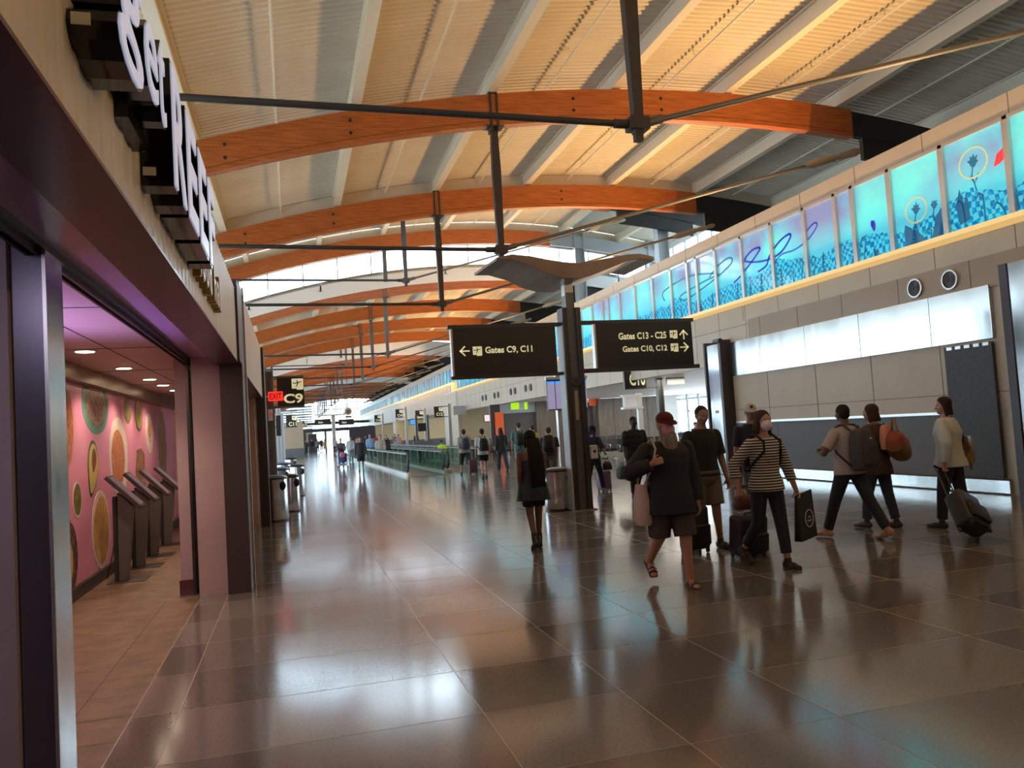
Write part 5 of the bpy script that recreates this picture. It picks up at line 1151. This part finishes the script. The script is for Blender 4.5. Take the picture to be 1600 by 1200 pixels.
# striped jersey: rings of black and white at garment height
stripes = mat('striped_jersey', (.5, .5, .5), .8); t_ = NT(stripes); sp_ = t_.n('ShaderNodeSeparateXYZ'); t_.l(t_.coord(), sp_.inputs[0])
fr = t_.n('ShaderNodeMath', operation='MULTIPLY'); t_.l(sp_.outputs[2], fr.inputs[0]); fr.inputs[1].default_value = 34; f2 = t_.n('ShaderNodeMath', operation='FRACT'); t_.l(fr.outputs[0], f2.inputs[0])
t_.l(t_.ramp(f2.outputs[0], [(.0, (.62, .58, .56)), (.48, (.012, .012, .014))], 'CONSTANT'), t_.b.inputs['Base Color'])
plaid = mat('dark_plaid', (.02, .02, .02), .8); t_ = NT(plaid); ck = t_.n('ShaderNodeTexChecker'); t_.l(t_.coord(), ck.inputs[0]); ck.inputs['Scale'].default_value = 26; ck.inputs[1].default_value = (.02, .015, .02, 1); ck.inputs[2].default_value = (.07, .035, .03, 1); t_.l(ck.outputs[0], t_.b.inputs['Base Color'])
dstripe = mat('dark_band_shirt', (.02, .02, .02), .8); t_ = NT(dstripe); w_ = t_.n('ShaderNodeTexWave', bands_direction='Z'); w_.inputs['Scale'].default_value = 2.4; t_.l(t_.coord(), w_.inputs[0]); t_.l(t_.ramp(w_.outputs[0], [(.6, (.008, .008, .01)), (.8, (.022, .018, .018))]), t_.b.inputs['Base Color'])
teal = noisy('teal_print', (.004, .035, .045), (.008, .008, .012), 14, .7, stretch=(1, 1, .4))

# -- nearest walkers on the right
x, y, _ = at(1060, 918)
p, S = person('person, bearded man in a maroon cap, pink mask, dark jacket and shorts walking forward', (x+.02, y+.10, 0), PI-.10, 1.72, .0085, .02, {'L': (.16, .12, .02), 'R': (-.10, .75, .02)},
    {'R': ('to', (.23, .22, 1.24), (.75, -.2, -.6), (-.6, -.3, .1), 1.2), 'L': (.02, .16, .18)}, (.12, .08), 'light', 1.26, 1.16, dict(c=(.010, .013, .022), sleeve=1.93, hem=-.105, loose=.017, name='jacket', flare=.014), dict(c=(.055, .042, .045), len=1.0, loose=.018, flare=.008),
    (.05, .03, .045), 'short', (.3, .28, .26), (.10, .012, .02), (.60, .34, .44), (.34, .31, .29), sandals=True)
tb = carried('tote_bag', 'pale canvas tote bag hanging from the shoulder of the bearded man', 'bag', S, (.27, -.06, .82))
m = MB(); m.loft([((0, 0, -.20), .06, .12), ((0, 0, -.16), .075, .15), ((0, 0, .05), .06, .15), ((0, 0, .20), .03, .13)], 20, 3); obj('bag_body', m, cm((.50, .40, .38), .85), tb, smooth=True)
obj('shoulder_strap', MB().path([(-.0, .10, .19), (-.05, .27, .42), (-.11, .20, .56), (-.13, .06, .655), (-.13, -.06, .62), (-.06, -.13, .4), (0, -.10, .19)], .011, 8), cm((.50, .42, .38), .85), tb, smooth='all')
x, y, _ = at(1214, 888)
p, S = person('person, woman in a striped top and white mask with brown bob hair and dark jeans', (x, y+.08, 0), PI+.06, 1.69, .0085, .02, {'L': (.17, .06, .03), 'R': (-.12, .62, .03)},
    {'R': ('to', (.34, -.02, .88), (.5, -.5, 0), (0, 0, -1), 1.2), 'L': ('to', (-.31, .10, .80), (-.5, -.6, 0), (.6, 0, -.2), 1.1)}, (-.03, .05), 'light', 1.08, 1.08, dict(m=stripes, sleeve=1.62, hem=-.035, neck=.300, loose=.009), dict(c=(.012, .016, .035), len=1.80, loose=.005),
    (.012, .012, .013), 'bob', (.05, .028, .018), None, (.68, .55, .58), None, True)
backpack(S, 'dark backpack on the back of the woman in the striped top', (.015, .015, .018), (.13, .07, .19), .19)
bg = carried('shopping_bag', 'black carrier bag with a round white emblem in the left hand of the striped-top woman', 'bag', S, (-.38, .10, .56), .35)
m = MB(); m.add([(-.17, -.05, -.27), (.15, -.05, -.30), (.15, .05, -.30), (-.17, .05, -.27), (-.18, -.012, .24), (.14, -.012, .20), (.14, .012, .20), (-.18, .012, .24)], [(0, 3, 2, 1), (4, 5, 6, 7), (0, 1, 5, 4), (1, 2, 6, 5), (2, 3, 7, 6), (3, 0, 4, 7)]); obj('bag_body', m, cm((.012, .012, .014), .6), bg, bevel=.012)
m = MB(); ra = [(.078*math.cos(a)-.02, .092*math.sin(a)-.06) for a in np.linspace(0, 2*PI, 29)]
q = MB()
for (a, b), (c, d) in zip(ra[:-1], ra[1:]): q.path([(a, .052-.0*b, b), (c, .052, d)], .004, 5)
em = obj('emblem', q, 'white_plastic', bg)
for i, wd2 in enumerate(('DUNCAN', 'FARMS')): a = textmb('FRESH' if False else 'MARKET' if i else 'THE', .085 if i else .05, .022, .02); b = MB(); b.add([(-v[0]+.022-(0 if i else .018), .054, v[2]-.055-.04*i) for v in a.v], a.f); obj('emblem_lettering', b, 'white_plastic', em)
x, y, _ = at(1160, 866); suitcase('black four-wheeled suitcase pulled by the woman in the striped top', 5.08, 8.35, PI+.1, -.12, (.20, .13, .225), handle=.32, hc='alu')
t = thing('handbag', 'reddish brown bag sitting on top of the black suitcase behind the striped-top woman', 'bag', (5.06, 8.30, .56)); obj('bag_body', MB().loft([((0, 0, 0), .13, .08), ((0, 0, .05), .145, .10), ((0, 0, .13), .13, .08), ((0, 0, .17), .08, .04)], 20, 3), cm((.08, .025, .018), .6), t, smooth=True); obj('bag_handle', MB().path([(-.07, 0, .15), (-.05, 0, .24), (.05, 0, .24), (.07, 0, .15)], .01, 8), cm((.04, .015, .012), .6), t, smooth='all')
pm = (5.02, 9.15, 0)
p, S = person('person, man in a black polo shirt and grey shorts looking down beside the suitcases', pm, PI+.12, 1.78, .010, .04, {'L': (.12, .08, .04), 'R': (-.08, .3, .04)},
    {'R': ('to', (.34, .14, .92), (.8, -.5, .1), (0, 0, -1), 1.2), 'L': (.1, .15, .2)}, (-.30, .25), 'tan', 1.08, 1.05, dict(c=(.006, .007, .009), sleeve=.85, hem=-.02, loose=.014), dict(c=(.13, .105, .095), len=.95, loose=.020, flare=.004), (.03, .03, .03), 'short', (.03, .02, .016))
suitcase('black suitcase with a tall handle held by the man in the black polo shirt', 4.72, 8.95, PI+.15, 0, (.165, .12, .26), handle=.36)
x = float(ony(1172, 655, 10.6)[0])
p, S = person('person, man in a pale cap and black tee behind the striped-top woman', (x, 10.6, 0), PI-.25, 1.80, .011, .02, None, None, (-.2, .05), 'tan', 1.0, 1.0, dict(c=(.008, .008, .010), sleeve=.8), dict(c=(.05, .05, .06)), (.02, .02, .02), 'short', (.03, .02, .015), (.50, .42, .36))
ball = MB().tube(S['hp'](-.005, .052, .05), S['hp'](-.005, .062, .05), .022, n=14); 
cp = [c for c in p.children if c.name.startswith('cap')][0]; obj('cap_badge', ball, 'rubber', cp)
# -- couple seen from behind
x, y, _ = at(1336, 841)
p, S = person('person, dark-haired man in a pale tee and dark jeans with a grey backpack walking away', (x, y, 0), .22, 1.73, .0095, .03, {'L': (.38, .05, .06), 'R': (-.40, .12, .06, .35)},
    {'L': ('to', (-.20, .26, 1.10), (-.8, -.6, -.3), (.3, 0, 1), .8), 'R': (.1, .15, .8)}, (-.25, .03), 'brown', 1.06, 1.0, dict(c=(.38, .30, .27), sleeve=.8, hem=-.04, loose=.014), dict(c=(.010, .013, .022), len=1.95, loose=.008), (.42, .24, .17), 'short', (.012, .010, .010))
backpack(S, 'large dark grey hiking backpack worn by the man in the pale tee', (.055, .048, .044), (.175, .12, .265), .14, True, True, None, .012, True)
x, y, _ = at(1372, 828)
p, S = person('person, brown-haired woman in dark plaid shirt and blue jeans leaning on the backpack man', (x+.16, y+.10, 0), .30, 1.68, .0095, .03, {'R': (-.12, .08, .05), 'L': (.25, .15, .05)},
    {'L': (.3, .2, .5), 'R': (-.05, .22, .35)}, (.35, .05), 'light', 1.04, 1.0, dict(m=plaid, sleeve=1.8, hem=-.10, loose=.016, flare=.012), dict(c=(.03, .045, .075), len=1.9, loose=.008), (.05, .04, .04), 'bob', (.045, .018, .010), None, None, None, True)
backpack(S, 'small peach backpack on the woman in the plaid shirt', (.62, .25, .15), (.10, .06, .17), .20, True, False)
db = carried('duffel_bag', 'bulging rust and mustard duffel bag slung at the right hip of the plaid-shirt woman', 'bag', S, (.14, -.24, 1.12), .3)
R_ = Matrix.Rotation(.55, 3, 'Y'); m = MB(); m.loft([((0, 0, -.25), .06, .08), ((0, 0, -.2), .13, .12), ((0, 0, 0), .15, .14), ((0, 0, .2), .12, .12), ((0, 0, .25), .05, .07)], 24, 2.4); Rb = Matrix.Rotation(PI/2+.45, 3, 'Y'); m.v = [tuple(Rb @ Vector(v)) for v in m.v]; obj('bag_body', m, noisy('rust_fabric', (.22, .035, .015), (.30, .06, .02), 30, .7), db, smooth=True)
m = MB(); m.loft([((0, 0, -.24), .06, .08), ((0, 0, -.19), .134, .124), ((0, 0, 0), .155, .145), ((0, 0, .19), .125, .124), ((0, 0, .24), .05, .07)], 24, 2.4); m.v = [tuple(Rb @ Vector((v[0]*1.0, v[1], v[2]))+Vector((0, 0, -.035))) for v in m.v]; obj('bag_base', m, cm((.20, .075, .015), .6), db, smooth=True)
for dy in (-.06, .06): obj('bag_handle', MB().path([(-.14, dy, .08), (-.16, dy*.6, .22), (-.15, dy*.3, .36), (-.10, dy*.5, .22), (.06, dy, .10)], .011, 8), cm((.30, .14, .04), .6), db, smooth='all')
# -- woman with the pale cardigan
x, y = 8.34, 8.60
p, S = person('person, dark-bobbed woman in a pale grey cardigan looking left while pulling a suitcase', (x, y, 0), .45, 1.71, .0095, .02, {'R': (-.12, .15, .04), 'L': (.2, .1, .04)},
    {'L': ('to', (-.31, -.04, .88), (-.6, -.5, 0), (0, 0, -1), 1.1), 'R': (-.05, .14, .3)}, (.75, .05), 'light', 1.1, 1.0, dict(c=(.42, .44, .40), sleeve=1.95, hem=-.06, loose=.020, name='cardigan', flare=.015), dict(c=(.008, .008, .010), len=1.9, loose=.008), (.02, .02, .02), 'bob', (.022, .012, .012), None, None, None, True)
t = thing('suitcase', 'x', 'suitcase'); bpy.data.objects.remove(t)
cs = suitcase('black soft suitcase tilted and trailing behind the woman in the pale cardigan', 7.90, 8.1, 0, 0, (.175, .125, .25), handle=.60)
# lean the case so that its handle meets her hand
hw = wpt(S, S['arm']['L'][2]); base = Vector((7.66, 7.62, .12)); dr = (hw-base); ln_ = dr.length
for o_ in [cs]:
    zax = dr.normalized(); yax = Vector((0, -1, 0)); yax = (yax-zax*yax.dot(zax)).normalized(); xax = yax.cross(zax)
    o_.matrix_world = Matrix(((xax.x, yax.x, zax.x, base.x), (xax.y, yax.y, zax.y, base.y), (xax.z, yax.z, zax.z, base.z), (0, 0, 0, 1)))
sb = carried('shoulder_bag', 'yellow and black patterned shoulder bag of the woman in the cardigan', 'bag', S, (.34, -.10, 1.02), .1)
M['ikat'] = foodmat('ikat_print', (.02, .015, .01), (.12, .06, .01), (.55, .33, .03), 7, (1, 1, .6))
obj('bag_body', MB().loft([((0, 0, -.20), .12, .05), ((0, 0, -.17), .14, .065), ((0, 0, .12), .13, .06), ((0, 0, .17), .12, .035)], 24, 4), 'ikat', sb, smooth=True); obj('bag_strap', MB().path([(-.11, 0, .15), (-.19, .05, .33), (-.26, .10, .46), (-.24, .16, .42), (-.16, .12, .3), (-.08, .04, .15)], .012, 8), 'rubber', sb, smooth='all'); obj('bag_loop', MB().path([(.05, 0, -.18), (.10, 0, -.28), (.14, 0, -.2), (.13, 0, -.1)], .01, 8), cm((.15, .05, .02), .6), sb, smooth='all')
# -- braided woman walking away in the middle
x, y, _ = at(838, 856)
p, S = person('person, woman with long dark braids in a strapless teal top walking away', (x, y-.02, 0), -.04, 1.60, .0085, .02, {'R': (.12, .10, -.03), 'L': (-.05, .38, -.03)},
    {'L': (-.08, .10, .22), 'R': (.12, .08, .3)}, (.22, .03), 'brown', 1.0, 1.0, dict(m=teal, sleeve=0, hem=-.125, neck=.225, loose=.016, flare=.045), dict(c=(.006, .006, .008), len=.72, loose=.010), (.010, .010, .011), 'braids', (.010, .008, .009), None, None, None, True)
for k in 'RL':
    hip, kne, ank, fp, fd, fu, so = S['J'][k]; m = MB(); d_ = (kne-ank).normalized(); m.cap(so+fd*.01, .044, ank+d_*.10, .046, n=14); m.cap(so-fd*.03-fu*.008, .03, so+fd*.13-fu*.012, .03, n=12, sx=1.3); bo = obj('boot', remesh(m, .009, 1, 'boot'), cm((.010, .010, .011), .5), p, smooth='all')
    for q in range(3): obj('buckle', MB().tube(ank+d_*(.02+.03*q)-Vector((0, .047, 0)), ank+d_*(.02+.03*q)-Vector((0, .056, 0)), .009, n=10), 'alu', bo)
# -- middle distance
x, y, _ = at(1000, 777)
p, S = person('person, tall man in a dark banded shirt walking forward past the post', (x, y+.1, 0), PI, 1.74, .013, .02, {'R': (.1, .05, .03), 'L': (-.15, .5, .03)}, {'R': (.05, .18, .3), 'L': (.0, .16, .3)}, (0, .05), 'dark', 1.08, 1.0, dict(m=dstripe, sleeve=.9, hem=-.06, loose=.016), dict(c=(.008, .008, .009), len=1.95, loose=.006), (.02, .02, .02), 'short', (.01, .01, .01))
db = carried('duffel_bag', 'black duffel bag in the hand of the man in the banded shirt', 'bag', S, (.34, .05, .58)); obj('bag_body', MB().loft([((0, 0, -.16), .10, .15), ((0, 0, -.1), .12, .19), ((0, 0, .05), .11, .18), ((0, 0, .12), .05, .12)], 20, 3), cm((.012, .012, .014), .7), db, smooth=True); obj('bag_handle', MB().path([(0, -.08, .1), (0, -.04, .2), (0, .04, .2), (0, .08, .1)], .01, 8), 'rubber', db, smooth='all')
x, y, _ = at(931, 771)
p, S = person('person, long-haired woman in dark navy clothes half hidden behind the wayfinding post', (x, y, 0), -1.0, 1.60, .013, .03, None, {'R': ('to', (.18, .24, .95), (.4, -.6, 0), (0, 0, -1), 1), 'L': (.1, .1, .3)}, (0, .15), 'tan', 1.0, 1.0, dict(c=(.012, .015, .03), sleeve=.9, hem=-.05, loose=.015), dict(c=(.012, .016, .03), len=1.9), (.2, .2, .2), 'long', (.012, .01, .012), None, None, None, True)
x2, y2, _ = at(947, 768); suitcase('small purple suitcase beside the long-haired woman behind the post', x2-.03, y2, .2, 0, (.15, .12, .22), (.16, .09, .22), .30, 'white_plastic')
t = thing('duffel_bag', 'black bag resting on top of the purple suitcase', 'bag', (x2+.05, y2-.02, .52)); obj('bag_body', MB().loft([((0, 0, 0), .12, .09), ((0, 0, .05), .14, .11), ((0, 0, .16), .12, .09), ((0, 0, .21), .05, .04)], 18, 3), 'rubber', t, smooth=True); obj('bag_strap', MB().path([(-.1, 0, .15), (0, 0, .26), (.1, 0, .15)], .01, 6), 'rubber', t, smooth='all')
x, y, _ = at(862, 762)
p, S = person('person, stooping walker in a black tee and olive shorts with a black backpack', (x, y, 0), -.35, 1.66, .013, .30, {'R': (-.25, .35, .03), 'L': (.35, .1, .03)}, {'R': (-.35, .1, .2), 'L': (.3, .1, .4)}, (0, .2), 'light', 1.05, 1.0, dict(c=(.02, .018, .017), sleeve=.8, hem=-.04, loose=.015), dict(c=(.07, .06, .04), len=.95, loose=.016), (.02, .02, .02), 'short', (.05, .035, .025))
backpack(S, 'round black backpack on the stooping walker in olive shorts', (.012, .012, .013), (.16, .13, .21), .17)
mid = [
 ((728, 741), 'grey-tee woman in black leggings walking away with a blue-black backpack', 0, 1.72, 1.22, (.25, .24, .22), .9, (.010, .010, .012), 1.3, 'curly', (.02, .014, .012), 'light', (.02, .025, .04), True),
 ((757, 747), 'white-tee walker in black shorts with a black backpack and white socks', 0, 1.70, 1.0, (.45, .43, .42), .8, (.010, .010, .010), .72, 'curly', (.03, .02, .015), 'light', (.010, .010, .011), False),
 ((786, 737), 'walker in a black hooded top and blue jeans standing by the orange pillar', .0, 1.70, 1.0, (.008, .008, .010), 1.9, (.02, .03, .055), 1.95, 'long', (.008, .008, .010), 'tan', None, True),
 ((815, 741), 'tall man in a teal tee and grey shorts with a black backpack', -.1, 1.84, 1.05, (.06, .16, .14), .8, (.14, .14, .15), .95, 'short', (.05, .03, .02), 'light', (.012, .012, .012), False),
 ((836, 735), 'walker in a bright orange tee with a green-trimmed backpack', .2, 1.72, 1.0, (.75, .16, .03), .8, (.05, .05, .06), 1.9, 'short', (.03, .02, .015), 'light', (.20, .30, .04), False)]
for i, (pxy, lab, rz, H, w, tc, sl, bc, bl_, hr, hcx, tn, bp, fem) in enumerate(mid):
    x, y, _ = at(*pxy); s = 1 if i % 2 else -1
    p, S = person('person, '+lab, (x, y, 0), rz, H, .016, .03, {'R': (.25*s, .12 if s > 0 else .3, .03), 'L': (-.25*s, .3 if s > 0 else .12, .03)}, {'R': (-.2*s, .12, .3), 'L': (.2*s, .12, .3)}, (0, .05), tn, w, 1.0, dict(c=tc, sleeve=sl, hem=-.05, loose=.014), dict(c=bc, len=bl_, loose=.012), (.03, .03, .03), hr, hcx, None, None, None, fem, fine=False)
    if bp: backpack(S, 'backpack of the '+lab.split(' with')[0].split(' in ')[0]+[' in leggings', ' with black shorts', '', ' by the shop gate', ' in orange'][i], bp, (.15, .10, .22), .15)
x, y, _ = at(737, 741); suitcase('maroon cabin suitcase rolled by the grey-tee woman', x+.05, y-.1, 0, .0, (.17, .11, .25), (.05, .015, .02), .35)
far = [
 ((690, 733, 36), 'child in a neon yellow tee beyond the glass walkway side', 1.30, (.45, .75, .02), .8, (.05, .05, .06), .9, 'short', (.02, .015, .01), 'tan', 0),
 ((565, 738, 0), 'person in a black jacket and shorts walking forward beside the walkway', 1.68, (.008, .008, .010), 1.9, (.008, .008, .01), .9, 'short', (.02, .015, .01), 'tan', 1),
 ((534, 732, 0), 'stroller pusher in a dark vest and grey sleeves', 1.66, (.06, .055, .06), 1.9, (.03, .03, .04), 1.9, 'short', (.10, .04, .02), 'light', 1),
 ((549, 722, 0), 'walker in a light grey shirt and trousers beside the stroller', 1.75, (.40, .40, .40), 1.9, (.25, .25, .27), 1.95, 'short', (.04, .03, .02), 'light', 1),
 ((508, 708, 0), 'blonde walker in a mustard dress far along the left lane', 1.65, (.42, .26, .10), .5, (.35, .20, .10), 1.0, 'long', (.45, .32, .14), 'light', 1),
 ((467, 703, 0), 'far woman in a pink and grey top with a blue case', 1.66, (.40, .22, .24), .5, (.02, .02, .02), 1.9, 'long', (.04, .03, .02), 'light', 1),
 ((578, 0, 54), 'man in a pale blue shirt riding the left walkway', 1.78, (.22, .36, .62), 1.9, (.03, .03, .05), 1.95, 'short', (.28, .22, .2), 'light', 1),
 ((594, 0, 44), 'traveller in a tan jacket riding the left walkway in front', 1.70, (.33, .29, .22), 1.9, (.10, .10, .10), 1.95, 'short', (.10, .05, .03), 'light', 1),
 ((603, 0, 46.5), 'traveller in a dark coat behind the tan jacket on the walkway', 1.66, (.02, .02, .02), 1.9, (.03, .03, .04), 1.95, 'bob', (.30, .26, .22), 'light', 1),
 ((478, 703, 96), 'dark silhouetted walker, first of the far cluster beyond the left bins', 1.70, (.012, .012, .014), 1.9, (.015, .015, .02), 1.95, 'short', (.02, .015, .01), 'tan', 1),
 ((487, 701, 104), 'dark silhouetted walker, second of the far cluster', 1.75, (.010, .010, .010), 1.9, (.015, .015, .02), 1.95, 'short', (.02, .015, .01), 'tan', 1),
 ((496, 702, 100), 'silhouetted walker with a grey top in the far cluster', 1.72, (.10, .09, .09), .9, (.015, .015, .02), 1.95, 'short', (.02, .015, .01), 'tan', 1),
 ((502, 699, 118), 'dark silhouetted walker deepest in the far cluster', 1.78, (.010, .010, .012), 1.9, (.015, .015, .02), 1.95, 'short', (.02, .015, .01), 'tan', 1),
 ((523, 703, 90), 'distant walker in a white top behind the stroller', 1.70, (.40, .40, .42), .9, (.03, .03, .03), 1.95, 'short', (.04, .03, .02), 'light', 1),
 ((587, 701, 92), 'distant walker in a maroon tee beyond the left walkway', 1.74, (.20, .05, .05), .9, (.05, .05, .05), 1.95, 'short', (.02, .02, .02), 'brown', 1),
 ((604, 703, 86), 'distant walker in a dark top left of the gate barriers', 1.68, (.02, .02, .03), .9, (.03, .03, .03), 1.95, 'bob', (.02, .02, .02), 'light', 1),
 ((618, 702, 0), 'distant walker in a blue-grey shirt by the gate barriers', 1.76, (.14, .17, .22), .9, (.40, .38, .36), 1.95, 'short', (.03, .02, .02), 'light', 0),
 ((624, 707, 0), 'distant walker in a dusty pink shirt and shorts by the gate barriers', 1.68, (.36, .22, .22), .9, (.30, .20, .18), .95, 'short', (.06, .04, .03), 'light', 0),
 ((651, 705, 84), 'dark-clothed traveller leaning forward near the restroom sign', 1.70, (.02, .02, .02), 1.9, (.02, .02, .02), 1.95, 'short', (.02, .015, .01), 'tan', 0),
 ((558, 699, 112), 'far walker in a beige top right of the distant post', 1.68, (.34, .28, .20), .9, (.05, .05, .05), 1.95, 'bob', (.05, .03, .02), 'light', 1),
 ((571, 700, 105), 'far walker in a dark jacket beyond the black-clad walker', 1.74, (.03, .03, .04), 1.9, (.05, .05, .05), 1.95, 'short', (.03, .02, .02), 'light', 1)]
for i, (q, lab, H, tc, sl, bc, bl_, hr, hcx, tn, fr_) in enumerate(far):
    if q[2]: x, y = float(ony(q[0], 690, q[2])[0]), q[2]
    else: x, y, _ = at(q[0], q[1])
    s = 1 if i % 2 else -1; belt = .015 if 'walkway' in lab and 'riding' in lab or 'behind the tan' in lab else 0
    p, S = person('person, '+lab if not lab.startswith('person') else lab, (x, y, belt), PI if fr_ else 0, H, .024 if y < 50 else .034, .25 if 'leaning' in lab else .03, {'R': (.22*s, .1, .03), 'L': (-.22*s, .3, .03)}, {'R': (-.2*s, .12, .3), 'L': (.2*s, .12, .3)} if 'stroller p' not in lab else {'R': (.6, .05, .6), 'L': (.6, .05, .6)}, (0, .05), tn, 1.0, 1.0, dict(c=tc, sleeve=sl, hem=-.05, loose=.016), dict(c=bc, len=bl_, loose=.014), (.03, .03, .03), hr, hcx, None, None, None, hr in ('long', 'bob'), fine=False)
    if lab.startswith('stroller'):
        st = thing('stroller', 'navy and pink child stroller pushed down the left lane', 'stroller', (x+.02, y-.75, 0), PI)
        obj('seat_shell', MB().loft([((0, .1, .35), .2, .2), ((0, .05, .5), .24, .24), ((0, -.15, .85), .24, .14)], 16, 3), cm((.02, .03, .12), .8), st, smooth=True); obj('child_bundle', MB().ell((0, .12, .75), (.15, .12, .18)), cm((.45, .10, .15), .8), st, smooth='all')
        for sx in (-1, 1):
            obj('frame_bar', MB().path([(sx*.24, .3, .1), (sx*.24, -.1, .6), (sx*.22, -.45, 1.0)], .014, 8), 'alu', st, smooth='all'); obj('frame_bar', MB().path([(sx*.24, -.3, .1), (sx*.24, 0, .55)], .014, 8), 'alu', st, smooth='all')
            for sy in (-.3, .3): obj('wheel', MB().tube((sx*.26-.015, sy, .09), (sx*.26+.015, sy, .09), .09, n=16), 'rubber', st)
        obj('handle', MB().tube((-.22, -.45, 1.0), (.22, -.45, 1.0), .016, n=8), 'rubber', st)
        obj('basket', MB().box((-.2, -.25, .18), (.2, .2, .3)), cm((.3, .28, .3), .8), st, bevel=.02)
    if 'blue case' in lab: suitcase('blue suitcase of the leftmost far woman', x-.45, y-.1, 0, 0, (.2, .13, .3), (.04, .07, .14), .35)
# seated traveller by the windows
p, S = person('person, seated traveller in a dark shirt by the tall gate windows', (float(ony(1088, 680, 35.4)[0]), 35.4, 0), PI, 1.70, .02, -.05, {'R': (1.45, 1.45, .05), 'L': (1.45, 1.45, .05)}, {'R': (.5, .1, .9), 'L': (.5, .1, .9)}, (0, .15), 'light', 1.0, 1.0, dict(c=(.03, .03, .04), sleeve=.8), dict(c=(.3, .3, .3), len=1.9), (.3, .3, .3), 'curly', (.03, .02, .02), seat=.57, fine=False)
# customer in red at the last kiosk
p, S = person('person in a bright red tee reaching for the farthest ordering kiosk', (-1.53, 15.45, 0), PI/2, 1.72, .012, .10, None, {'L': ('to', (-.10, .36, 1.05), (-.6, -.2, -.5), (0, 0, -1), .3), 'R': (.2, .1, .4)}, (0, .2), 'brown', 1.05, 1.0, dict(c=(.80, .03, .03), sleeve=.85, loose=.014), dict(c=(.03, .03, .08), len=1.9), (.03, .03, .03), 'short', (.02, .015, .01))
